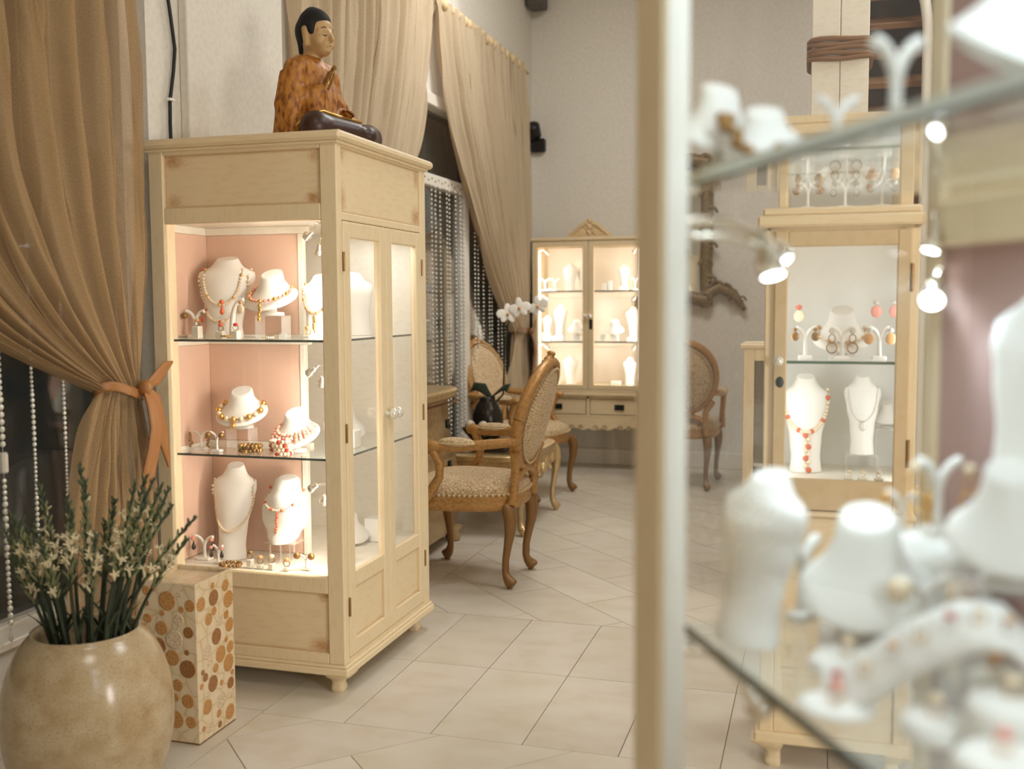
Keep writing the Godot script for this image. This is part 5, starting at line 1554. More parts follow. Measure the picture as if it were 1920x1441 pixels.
func back_cabinet() -> void:
	M.felt_pale = mat(rgb(238, 226, 210), 0.95)
	var P := Vector3(-1.61, 0, -7.53)
	var t := thing("wall_cabinet", "cream two-door display cabinet with carved crest against the back wall", "cabinet", P)
	var W := func(x: float, y: float, z: float) -> Vector3: return Vector3(x, y, z) - P
	var xl := -2.03
	var xr := -1.19
	var zf := -7.35
	var zb := -7.72
	var g := G.new()
	g.span(W.call(xl, 0.56, zb), W.call(xl + 0.03, 1.69, zf - 0.025), 0.003)
	g.span(W.call(xr - 0.03, 0.56, zb), W.call(xr, 1.69, zf - 0.025), 0.003)
	g.span(W.call(xl, 0.6, zb), W.call(xr, 1.69, zb + 0.015))
	g.span(W.call(xl + 0.03, 0.605, zb), W.call(xr - 0.03, 0.63, zf - 0.026))
	g.span(W.call(xl + 0.03, 1.66, zb), W.call(xr - 0.03, 1.69, zf - 0.026))
	g.span(W.call(xl, 0.405, zb), W.call(xr, 0.42, zf - 0.012), 0.003)
	g.span(W.call(xl, 0.42, zb), W.call(xl + 0.02, 0.56, zf - 0.012), 0.003)
	g.span(W.call(xr - 0.02, 0.42, zb), W.call(xr, 0.56, zf - 0.012), 0.003)
	g.span(W.call(-1.625, 0.42, zb), W.call(-1.6, 0.56, zf - 0.012), 0.003)
	g.span(W.call(xl, 0.54, zf - 0.05), W.call(xr, 0.562, zf - 0.012), 0.003)
	put("carcass", g, M.cream_v, t)
	put("cornice", G.new().span(W.call(xl - 0.015, 1.69, zb), W.call(xr + 0.015, 1.715, zf + 0.01), 0.006), M.cream, t)
	put("ledge", G.new().span(W.call(xl - 0.012, 0.56, zb), W.call(xr + 0.012, 0.585, zf + 0.014), 0.006).span(W.call(xl - 0.004, 0.585, zb), W.call(xr + 0.004, 0.605, zf + 0.002), 0.004), M.cream, t)
	put("felt_lining", G.new().span(W.call(xl + 0.03, 0.632, zb + 0.016), W.call(xr - 0.03, 1.655, zb + 0.024)), M.felt_pale, t)
	for k in 2:
		var x0: float = [-2.03, -1.608][k]
		var x1: float = [-1.612, -1.19][k]
		var d := G.new()
		frame_rect(d, W.call(x0, 0.607, zf - 0.024), W.call(x1, 1.688, zf), 0, 0.04, 0.035, 0.04)
		var door := put("door", d, M.cream_v, t)
		put("door_pane", G.new().span(W.call(x0 + 0.038, 0.64, zf - 0.014), W.call(x1 - 0.038, 1.65, zf - 0.01)), M.pane_clear, door)
		put("knob", G.new().lathe([[0.0, 0.0], [0.012, 0.002], [0.007, 0.012], [0.016, 0.024], [0.012, 0.034], [0.0, 0.036]], 12, Transform3D(Basis(Vector3.RIGHT, PI / 2), W.call(-1.627 + 0.034 * k, 1.145, zf))), M.crystal, door)
		if k == 1: put("lock_plate", G.new().span(W.call(-1.6, 1.05, zf), W.call(-1.578, 1.12, zf + 0.004), 0.001), M.black, door)
		var dr := put("drawer", G.new().span(W.call([xl + 0.025, -1.596][k], 0.425, zf - 0.03), W.call([-1.63, xr - 0.025][k], 0.536, zf - 0.014), 0.003), M.cream, t)
		put("pull", G.new().span(W.call([-1.876, -1.414][k], 0.46, zf - 0.014), W.call([-1.806, -1.344][k], 0.5, zf - 0.002), 0.002), M.black, dr)
	for y in [1.329, 0.958]:
		var s := put("glass_shelf", G.new().span(W.call(xl + 0.032, y - 0.008, zb + 0.03), W.call(xr - 0.032, y, zf - 0.04)), M.shelf, t)
		put("shelf_edge", G.new().span(W.call(xl + 0.034, y - 0.0085, zf - 0.04), W.call(xr - 0.034, y + 0.0005, zf - 0.038)), M.shelf_edge, s)
		put("shelf_batten", G.new().span(W.call(xl + 0.032, y - 0.05, zb + 0.024), W.call(xr - 0.032, y - 0.012, zb + 0.034), 0.002), M.white_wood, s)
	# scalloped apron with pierced scrolls
	var ap := PackedVector2Array([Vector2(-0.42, 0.405)])
	for i in 61:
		var u := i / 60.0 * 2.0 - 1.0
		ap.append(Vector2(u * 0.4, 0.352 - 0.03 * (1.0 - u * u) - 0.014 * absf(sin(u * PI * 4.0))))
	ap.append(Vector2(0.42, 0.405))
	var apo := put("apron", G.new().prism(ap, 0.0, 0.016, Transform3D(Basis(), Vector3(0, 0, 0.155))), M.cream, t)
	var sc := G.new()
	for k in 4:
		for s in [-1.0, 1.0]: scrolls(sc, Vector3(-0.27 + 0.18 * k + s * 0.03, 0.328, 0.174), Vector3.RIGHT, Vector3.UP, 0.022, 1.2, s)
	put("scroll", sc, M.wood_dim, apo)
	for q in [[-0.395, 0.14], [0.395, 0.14], [-0.395, -0.16], [0.395, -0.16]]:
		put("leg", cabriole(Vector3(q[0], 0, q[1]), Vector3(signf(q[0]), 0, signf(q[1])).normalized() * 0.5, 0.41, 0.022), M.cream, t)
	# carved crest
	var cg := G.new()
	for s in [-1.0, 1.0]:
		scrolls(cg, Vector3(s * 0.06, 1.755, 0.13), Vector3.RIGHT, Vector3.UP, 0.042, 1.5, -s)
		cg.sph(Vector3(s * 0.06, 1.755, 0.125), Vector3(0.045, 0.04, 0.012), 12, 8)
		cg.sph(Vector3(s * 0.115, 1.738, 0.125), Vector3(0.04, 0.022, 0.012), 12, 8)
		scrolls(cg, Vector3(s * 0.115, 1.736, 0.13), Vector3.RIGHT, Vector3.UP, 0.024, 1.3, s)
		cg.tube([Vector3(s * 0.02, 1.82, 0.13), Vector3(s * 0.06, 1.8, 0.13), Vector3(s * 0.1, 1.765, 0.13), Vector3(s * 0.155, 1.722, 0.13)], [0.017, 0.018, 0.016, 0.012], 8)
	for q in [[0.0, 1.835, 0.022], [-0.022, 1.812, 0.018], [0.022, 1.812, 0.018], [0.0, 1.79, 0.024], [0.0, 1.745, 0.02]]: cg.sph(Vector3(q[0], q[1], 0.13), Vector3(q[2], q[2], q[2] * 0.7), 9, 6)
	cg.box(Vector3(0, 1.72, 0.13), Vector3(0.34, 0.012, 0.03), 0.004)
	put("crest", cg, M.gimp, t)
	# lamps and contents
	var col := Color(1.0, 0.98, 0.95)
	for s in [-1.0, 1.0]:
		var st := thing("strip_light", "upright light strip inside the wall cabinet behind its %s stile" % ("window-side" if s < 0 else "vitrine-side"), "light", Vector3(-1.61 + s * 0.372, 1.15, -7.385))
		put("tube_lamp", G.new().box(Vector3.ZERO, Vector3(0.01, 0.95, 0.012)), glow(col, 1.5), st)
		area("strip_glow", Vector3(-s * 0.008, 0, -0.008), Vector3(-s, 0, -0.9), Vector2(0.02, 0.95), 0.24, col, st)
	var k := 0
	for y in [1.6, 1.26, 0.9]:
		for s in [-1.0, 1.0]:
			var x: float = -1.975 if s < 0 else -1.245
			spot_lamp(Vector3(x, y + 0.03, -7.42), Vector3(x - s * 0.02, y + 0.03, -7.42), Vector3(x - s * 0.05, y, -7.43), Vector3(-s, -0.7, -0.2), 0.02, 0.022, col, "tiny chrome clip lamp at the %s of the wall cabinet, %s end" % [["top", "middle tier", "bottom tier"][k / 2], "window" if s < 0 else "vitrine"])
			k += 1
	var wh := " in the back wall cabinet"
	for q in [["tall", 0.115, 0.2, -1.785, 1.33, -7.55, "tall white bust on the top shelf, window-side door" + wh], ["tall", 0.11, 0.19, -1.69, 1.33, -7.58, "tall white bust half hidden by the meeting stile, top shelf" + wh], ["tall", 0.085, 0.15, -1.374, 1.36, -7.5, "tall white bust on the top shelf behind the locked door" + wh],
		["tall", 0.075, 0.125, -1.955, 1.02, -7.5, "short white bust raised at the window end, middle shelf" + wh], ["tall", 0.105, 0.225, -1.857, 1.0, -7.52, "tall white bust amid the window-side door, middle shelf" + wh], ["low", 0.13, 0.11, -1.725, 1.0, -7.48, "low white neck bust by the meeting stile, middle shelf" + wh],
		["low", 0.14, 0.115, -1.44, 0.995, -7.48, "low white neck bust behind the locked door, middle shelf" + wh], ["tall", 0.12, 0.22, -1.305, 0.985, -7.52, "tall white bust at the vitrine end, middle shelf" + wh], ["tall", 0.12, 0.21, -1.785, 0.632, -7.55, "tall white bust on the cabinet floor behind the window-side door" + wh], ["tall", 0.11, 0.2, -1.33, 0.632, -7.52, "tall white bust on the cabinet floor behind the locked door" + wh]]:
		bust(q[0], q[1], q[2], Vector3(q[3], q[4], q[5]), 0.15, q[6])
	var bi := 0
	for q in [[-1.374, 1.33, 0.06, 0.03], [-1.955, 0.959, 0.06, 0.06], [-1.857, 0.959, 0.07, 0.04], [-1.725, 0.959, 0.06, 0.04], [-1.44, 0.959, 0.05, 0.035], [-1.305, 0.959, 0.08, 0.025], [-1.513, 1.33, 0.03, 0.05], [-1.473, 1.33, 0.03, 0.07], [-1.875, 0.632, 0.04, 0.07], [-1.91, 0.632, 0.035, 0.05], [-1.431, 0.632, 0.07, 0.03], [-1.53, 0.959, 0.035, 0.05], [-1.9, 0.959, 0.04, 0.03], [-1.93, 1.33, 0.03, 0.015]]:
		var o := put("display_block", G.new().box(Vector3(0, q[3] / 2.0, 0), Vector3(q[2], q[3], q[2]), 0.003), M.white)
		o.position = Vector3(q[0], q[1], -7.5 if q[1] != 1.33 or q[0] > -1.4 else -7.47)
		tag(o, "white display block " + BLOCKS[bi] + ", wall cabinet", "block", "white display blocks in the wall cabinet")
		bi += 1
	for q in [[-1.96, 1.33, "at the window end of the top shelf"], [-1.885, 1.33, "second from the window end of the top shelf"], [-1.66, 0.959, "by the meeting stile on the middle shelf"], [-1.28, 1.33, "at the vitrine end of the top shelf"]]:
		y_stand(0.09, 0.075, Vector3(q[0], q[1], -7.46), 0.0, "white forked stand " + String(q[2]) + " in the wall cabinet", "forked stands in the wall cabinet")

# ---------- seen through the vitrine: cabinet, pillar, rack, mirror ----------
func right_cabinet() -> void:
	var P := Vector3(0.055, 0, -2.92)
	var t := thing("narrow_cabinet", "narrow cream cabinet with brightly lit single glass door seen through the vitrine", "cabinet", P)
	var W := func(x: float, y: float, z: float) -> Vector3: return Vector3(x, y, z) - P
	var xl := -0.135
	var xr := 0.238
	var zf := -2.75
	var zb := -3.08
	var g := G.new()
	g.span(W.call(xl, 0.1, zf - 0.05), W.call(xl + 0.036, 1.43, zf), 0.003)
	g.span(W.call(xr - 0.036, 0.1, zf - 0.05), W.call(xr, 1.43, zf), 0.003)
	g.span(W.call(xl, 0.1, zb), W.call(xr, 1.43, zb + 0.014))
	g.span(W.call(xl, 0.1, zb), W.call(xl + 0.012, 1.43, zf - 0.05))
	g.span(W.call(xr - 0.012, 0.1, zb), W.call(xr, 1.43, zf - 0.05))
	g.span(W.call(xl, 0.685, zb), W.call(xr, 0.7, zf - 0.01), 0.003)
	g.span(W.call(xl + 0.012, 1.428, zb), W.call(xr - 0.012, 1.438, zf - 0.02))
	put("carcass", g, M.cream_v, t)
	put("lower_panel", G.new().span(W.call(xl + 0.036, 0.1, zf - 0.02), W.call(xr - 0.036, 0.685, zf - 0.008), 0.003), M.cream, t)
	put("waist_moulding", G.new().span(W.call(xl - 0.006, 0.69, zf - 0.05), W.call(xr + 0.006, 0.706, zf + 0.008), 0.004), M.cream, t)
	put("base_moulding", G.new().span(W.call(xl - 0.012, 0.075, zb), W.call(xr + 0.012, 0.105, zf + 0.012), 0.005), M.cream, t)
	put("cornice", G.new().span(W.call(xl - 0.02, 1.436, zb), W.call(xr + 0.012, 1.466, zf + 0.018), 0.006).span(W.call(xl - 0.008, 1.464, zb), W.call(xr + 0.004, 1.486, zf + 0.004), 0.006), M.cream, t)
	for q in [[xl + 0.035, zf - 0.035, -1, 1], [xr - 0.035, zf - 0.035, 1, 1], [xl + 0.035, zb + 0.035, -1, -1], [xr - 0.035, zb + 0.035, 1, -1]]:
		var o := put("foot", bracket_foot(0.045, 0.08, -float(q[2]), -float(q[3])), M.cream, t)
		o.position = W.call(q[0], 0, q[1])
	put("lining", G.new().span(W.call(xl + 0.013, 0.702, zb + 0.015), W.call(xr - 0.013, 1.428, zb + 0.02)), M.white, t)
	var d := G.new()
	frame_rect(d, W.call(xl + 0.024, 0.71, zf - 0.004), W.call(xr - 0.02, 1.426, zf + 0.014), 0, 0.033, 0.08, 0.04)
	var door := put("door", d, M.wood_dim, t)
	put("door_pane", G.new().span(W.call(xl + 0.055, 0.788, zf + 0.002), W.call(xr - 0.05, 1.388, zf + 0.006)), M.pane_clear, door)
	put("glass_knob", G.new().lathe([[0.0, 0.0], [0.009, 0.002], [0.006, 0.01], [0.013, 0.018], [0.013, 0.026], [0.0, 0.032]], 12, Transform3D(Basis(Vector3.RIGHT, PI / 2), W.call(-0.097, 1.096, zf + 0.014))), M.crystal, door)
	put("key_plate", G.new().lathe([[0.008, 0.0], [0.0115, 0.001], [0.009, 0.004], [0.0, 0.0045]], 18, Transform3D(Basis(Vector3.RIGHT, PI / 2) * Basis.from_scale(Vector3(0.9, 1, 1.25)), W.call(-0.094, 1.04, zf + 0.014))), M.black, door)
	put("hinge", G.new().tube([W.call(xr - 0.018, 0.83, zf + 0.015), W.call(xr - 0.018, 0.9, zf + 0.015)], 0.004, 8), M.gold_old, door)
	put("hinge", G.new().tube([W.call(xr - 0.018, 1.27, zf + 0.015), W.call(xr - 0.018, 1.34, zf + 0.015)], 0.004, 8), M.gold_old, door)
	var gs := put("glass_shelf", G.new().span(W.call(xl + 0.02, 1.086, zb + 0.02), W.call(xr - 0.02, 1.093, zf - 0.03)), M.shelf, t)
	put("shelf_edge", G.new().span(W.call(xl + 0.03, 1.0857, zf - 0.03), W.call(xr - 0.03, 1.0933, zf - 0.0285)), mat(rgb(70, 96, 70), 0.15), gs)
	put("cabinet_floor", G.new().span(W.call(xl + 0.013, 0.77, zb + 0.02), W.call(xr - 0.013, 0.782, zf - 0.012)), M.white_wood, t)
	# the glazed upper box
	var u := G.new()
	u.span(W.call(-0.105, 1.486, zb), W.call(-0.083, 1.70, zf - 0.03), 0.003)
	u.span(W.call(0.19, 1.486, zb), W.call(0.222, 1.70, zf - 0.03), 0.003)
	u.span(W.call(-0.105, 1.70, zb), W.call(0.222, 1.72, zf - 0.02), 0.003)
	var ub := put("upper_box", u, M.cream_v, t)
	put("upper_back", G.new().span(W.call(-0.083, 1.486, zb), W.call(0.19, 1.70, zb + 0.006)), M.white, ub)
	put("upper_pane", G.new().span(W.call(-0.083, 1.488, zf - 0.036), W.call(0.19, 1.70, zf - 0.032)), M.pane_clear, ub)
	put("upper_shelf", G.new().span(W.call(-0.083, 1.572, zb + 0.01), W.call(0.19, 1.578, zf - 0.05)), M.shelf, ub)
	put("shelf_edge", G.new().span(W.call(-0.083, 1.5717, zf - 0.05), W.call(0.19, 1.5783, zf - 0.0485)), M.shelf_edge, ub)
	# strip lights that make it glow
	var cool := Color(0.88, 0.95, 1.0)
	for q in [[-1.0, 1.075, 0.66, 0.052], [1.0, 1.075, 0.66, 0.052]]:
		var sx: float = q[0]
		var up: bool = q[1] > 1.3
		var st := thing("strip_light", "upright light strip behind the %s stile of the narrow cabinet's %s" % ["knob-side" if sx < 0 else "hinge-side", "upper box" if up else "door"], "light", Vector3(0.052 + sx * (0.124 if up else 0.165), q[1], zf - (0.05 if up else 0.064)))
		put("tube_lamp", G.new().box(Vector3.ZERO, Vector3(0.006, q[2], 0.01)), glow(Color(1.0, 0.98, 0.95), 1.5), st)
		area("strip_glow", Vector3(-sx * 0.006, 0, -0.007), Vector3(-sx, 0, -0.75), Vector2(0.016, q[2]), q[3], cool, st)
	var us := thing("strip_light", "short light strip behind the lip of the narrow cabinet's upper box", "light", Vector3(0.055, 1.693, zf - 0.046))
	put("tube_lamp", G.new().box(Vector3.ZERO, Vector3(0.24, 0.006, 0.01)), glow(Color(1.0, 0.98, 0.95), 1.5), us)
	area("strip_glow", Vector3(0, -0.005, 0), Vector3(0, -0.75, -0.65), Vector2(0.24, 0.014), 0.035, cool, us)
	put("lip", G.new().span(W.call(-0.083, 1.676, zf - 0.032), W.call(0.19, 1.70, zf - 0.024), 0.002), M.cream, ub)
	var wh := " in the narrow cabinet"
	var b := bust("low", 0.15, 0.13, Vector3(0.06, 1.094, -2.93), 0.0, "low white neck bust with gold bead necklace on the glass shelf" + wh)
	necklace(b, loop_on("low", 0.15, 0.13, 0.9, 0.86, 17), 0.005, M.pearl, M.amber, 3, "gold and coral bead necklace on the low bust" + wh, 0, "pearls", "coral_beads")
	var zz := -2.85
	for q in [[-0.033, "with dark square earrings, hinge side away"], [0.06, "with gold hoop earrings in the middle"], [0.153, "with square amber earrings, hinge side"]]:
		y_stand(0.085, 0.058, Vector3(q[0], 1.094, zz), 0.0, "white forked stand " + q[1] + wh)
	for q in [[-0.06, "disc", 0.026, "gold_old", "gold_old", "dark square earring by the knob side, outer"], [-0.008, "disc", 0.026, "gold_old", "gold_old", "dark square earring by the knob side, inner"], [0.034, "hoops", 0.042, "stone_bead", "gold_old", "three-link hoop earring on the middle stand, knob side"], [0.086, "hoops", 0.042, "stone_bead", "gold_old", "three-link hoop earring on the middle stand, hinge side"], [0.126, "disc", 0.032, "stone_bead", "amber", "amber square earring on the hinge-side stand, inner"], [0.18, "disc", 0.032, "stone_bead", "amber", "amber square earring on the hinge-side stand, outer"]]:
		earring(Vector3(q[0], 1.094 + 0.084, zz + 0.008), q[1], q[2], q[5] + wh, "", M[q[3]], M[q[4]])
	for q in [[-0.052, 1.238, "coral", "pearl", "coral and pearl disc earring hanging high near the knob"], [0.146, 1.25, "stone_bead", "rose", "rose disc earring hanging high beside the low bust"], [0.192, 1.25, "stone_bead", "rose", "rose disc earring hanging high at the hinge stile"]]:
		earring(Vector3(q[0], q[1], -2.9), "disc", 0.034, q[4] + wh, "", M[q[2]], M[q[3]])
		var pg := put("earring_pin", G.new().tube([Vector3(0, 0, 0), Vector3(0, 0.0, -0.155)], 0.0012, 5), M.silver)
		pg.position = Vector3(q[0], q[1] - 0.004, -2.9)
		tag(pg, "thin silver pin holding the " + String(q[4]).get_slice(" hanging", 0) + (" near the knob" if q[0] < 0 else (" beside the bust" if q[0] < 0.17 else " at the hinge")), "pin")
	var t1 := bust("tall", 0.13, 0.258, Vector3(-0.03, 0.783, -2.93), 0.1, "tall white bust with long white and red bead sash, lower part" + wh)
	necklace(t1, loop_on("tall", 0.13, 0.258, 0.42, 0.9, 32), 0.0056, M.pearl, M.coral, 6, "white and red bead collar on the tall bust" + wh, 0, "pearls", "red_beads")
	var sash := []
	for k in 10: sash.append(bust_front(0.13, 0.258, 0.004 * (1 if k % 2 else -1), lerpf(0.1, 0.008, k / 9.0)) + Vector3(0.002, 0, 0.004))
	necklace(t1, sash, 0.0062, M.pearl, M.coral, 3, "double row of white and red beads hanging down the tall bust" + wh, 0, "pearls", "red_beads")
	riser(Vector3(0.118, 0.783, -2.94), 0.085, 0.05, 0.06, "clear acrylic riser under the single-chain bust" + wh)
	var t2 := bust("tall", 0.096, 0.212, Vector3(0.118, 0.834, -2.94), 0.0, "tall white bust wearing one thin chain with pendant" + wh)
	var th := thing("necklace", "thin chain necklace with clear drop pendant on the riser bust" + wh, "necklace", t2.position)
	var lp := loop_on("tall", 0.096, 0.212, 0.42, 0.78, 22)
	put("chain", G.new().tube(lp, 0.0009, 5), M.silver, th)
	put("pendant", G.new().sph(lp[11] + Vector3(0, -0.014, 0.002), Vector3(0.007, 0.012, 0.005), 10, 7), M.crystal, th)
	bust("low", 0.07, 0.07, Vector3(0.185, 0.9, -2.99), -0.3, "small low neck bust in the shaded corner of the hinge side" + wh)
	riser(Vector3(0.185, 0.783, -2.99), 0.06, 0.115, 0.05, "clear acrylic riser under the small shaded bust" + wh)
	for q in [[0.082, "frosted block with pale ring nearest the sash bust"], [0.116, "frosted block with pale ring in the middle of the cabinet floor"], [0.156, "frosted block with pale ring nearest the hinges"]]:
		ring_block(Vector3(q[0], 0.783, -2.8), 0.024, 0.008, q[1] + wh)
		finger_ring(Vector3(q[0], 0.791, -2.8), 0.012, M.silver, "pale stone ring on the " + String(q[1]).replace("frosted block with pale ring ", "block "), "", M.pearl)
	for q in [[-0.034, "knob side"], [0.06, "middle"], [0.152, "hinge side"]]:
		y_stand(0.075, 0.06, Vector3(q[0], 1.487, -2.86), 0.0, "white forked stand in the glazed upper box, " + q[1])
		for s in [-1.0, 1.0]: earring(Vector3(q[0] + s * 0.029, 1.487 + 0.075, -2.85), "disc" if q[0] < 0 or q[0] > 0.1 else "hoops", 0.026, "small grey earring in the glazed upper box, %s, %s arm" % [q[1], "first" if s < 0 else "second"], "", M.stone_bead, M.gold_old)

func far_right() -> void:
	# square white pillar with a rope band
	var p := thing("rope_band_post", "square white boarded pillar bound with a band of brown rope", "pillar", Vector3(0.06, 0, -4.31))
	for k in 2: put("board", G.new().span(Vector3(-0.105 + 0.106 * k, 0, 0.085), Vector3(-0.001 + 0.106 * k, 3.898, 0.105), 0.003), M.white_wood, p)
	put("core", G.new().span(Vector3(-0.105, 0, -0.105), Vector3(0.105, 3.898, 0.085), 0.003), M.white_wood, p)
	for k in 5:
		var loop := []
		for i in 33:
			var a := TAU * (i % 32) / 32
			var e := pow(pow(absf(cos(a)), 8.0) + pow(absf(sin(a)), 8.0), -0.125)
			loop.append(Vector3(cos(a) * e * 0.114, 2.17 + 0.0175 * k + 0.004 * sin(a * 3.0 + k * 2.0), sin(a) * e * 0.114))
		put("rope_turn", G.new().tube(loop, 0.0105, 7, false), M.rope, p)
	# dark rack with light glints, beside the pillar
	var r := thing("dark_rack", "dark wooden open rack with pale slats standing beyond the roped pillar", "rack", Vector3(0.44, 0, -4.9))
	put("back_board", G.new().span(Vector3(-0.3, 0, -0.1), Vector3(0.5, 3.2, -0.08)), M.slat, r)
	for k in 24: put("slat", G.new().box(Vector3(0.1, 0.2 + 0.125 * k, 0.03), Vector3(0.78, 0.03, 0.1), 0.004, Basis(Vector3.RIGHT, 0.5)), M.rope if k % 3 == 1 else M.gilt_dark, r)
	for x in [-0.3, 0.1, 0.5]: put("upright", G.new().span(Vector3(x - 0.015, 0, -0.08), Vector3(x + 0.015, 3.2, 0.1), 0.003), M.slat, r)
	var br := []
	for i in 15:
		var e := i / 14.0 * PI * 0.42
		br.append(Vector3(-0.02 - 0.75 * (1.0 - cos(e)), 2.35 + 0.75 * sin(e), 0.15))
	br.push_front(Vector3(-0.02, 0.0, 0.15))
	put("curved_brace", G.new().tube(br, 0.022, 8), M.white_paint, r)
	put("curved_brace", G.new().tube(br.map(func(p): return p + Vector3(0.06, 0.02, 0.01)), 0.014, 8), M.white_paint, r)
	# mirror on the back wall
	var m := thing("ornate_mirror", "carved antique gold mirror frame on the wall behind the bright vitrine", "mirror", Vector3(-0.925, 1.2, -7.72))
	put("glass", G.new().span(Vector3(-0.11, 0.1, -0.01), Vector3(0.11, 1.0, 0.0)), M.mirror, m)
	var fg := G.new()
	for s in [-1.0, 1.0]:
		fg.tube([Vector3(s * 0.13, 0.0, 0.01), Vector3(s * 0.12, 0.3, 0.02), Vector3(s * 0.13, 0.6, 0.02), Vector3(s * 0.12, 1.1, 0.01)], 0.045, 8)
		for k in 9: scrolls(fg, Vector3(s * (0.13 + 0.02 * (k % 2)), 0.06 + 0.125 * k, 0.05), Vector3.RIGHT, Vector3.UP, 0.055, 1.4, s * (1.0 if k % 2 else -1.0))
		for k in 4: scrolls(fg, Vector3(s * (0.2 + 0.06 * k), 0.14 - 0.04 * k + 0.03 * (k % 2), 0.04), Vector3.RIGHT, Vector3.UP, 0.06 - 0.008 * k, 1.3, s)
		fg.tube([Vector3(s * 0.13, 0.1, 0.02), Vector3(s * 0.22, 0.15, 0.02), Vector3(s * 0.32, 0.1, 0.02), Vector3(s * 0.41, -0.02, 0.02)], [0.05, 0.04, 0.04, 0.015], 8)
	for y in [0.05, 1.05]:
		fg.tube([Vector3(-0.13, y, 0.02), Vector3(0.0, y + 0.03, 0.03), Vector3(0.13, y, 0.02)], 0.05, 8)
		for k in 4: scrolls(fg, Vector3(-0.11 + 0.073 * k, y + 0.02, 0.05), Vector3.RIGHT, Vector3.UP, 0.05, 1.4, 1.0 if k % 2 else -1.0)
	put("frame", fg, M.antique, m)
	# low cabinet behind the narrow one
	var l := thing("low_cabinet", "low cream cabinet with a small glass door left of the bright narrow cabinet".replace("left of", "behind the side of"), "cabinet", Vector3(-0.17, 0, -4.55))
	var g := G.new()
	frame_rect(g, Vector3(-0.13, 0.1, 0.13), Vector3(0.1, 1.05, 0.15), 0, 0.045, 0.06, 0.05)
	g.span(Vector3(-0.13, 0.08, -0.15), Vector3(-0.115, 1.05, 0.13))
	g.span(Vector3(0.085, 0.08, -0.15), Vector3(0.1, 1.05, 0.13))
	g.span(Vector3(-0.13, 0.08, -0.15), Vector3(0.1, 1.05, -0.135))
	g.span(Vector3(-0.13, 0.08, -0.135), Vector3(0.1, 0.1, 0.13))
	put("carcass", g, M.cream_v, l)
	put("top", G.new().span(Vector3(-0.145, 1.05, -0.16), Vector3(0.112, 1.07, 0.165), 0.005), M.cream, l)
	put("pane", G.new().span(Vector3(-0.085, 0.16, 0.138), Vector3(0.055, 1.0, 0.142)), M.pane, l)
	put("shelf", G.new().span(Vector3(-0.115, 0.55, -0.135), Vector3(0.085, 0.565, 0.12)), M.white_wood, l)
	for q in [[-0.1, 0.12], [0.07, 0.12], [-0.1, -0.12], [0.07, -0.12]]: put("foot", G.new().lathe([[0.016, 0.0], [0.024, 0.04], [0.03, 0.08]], 10, Transform3D(Basis(), Vector3(q[0], 0, q[1]))), M.cream, l)

# ---------- the glass vitrine that stands close to the camera ----------
const VA := Vector3(-0.18, 0, -1.044)
const VU := Vector3(0.488, 0, 0.873)
const VV := Vector3(0.873, 0, -0.488)

func vit(a: float, b: float, y: float) -> Vector3:
	return VA + VU * a + VV * b + Vector3(0, y, 0)

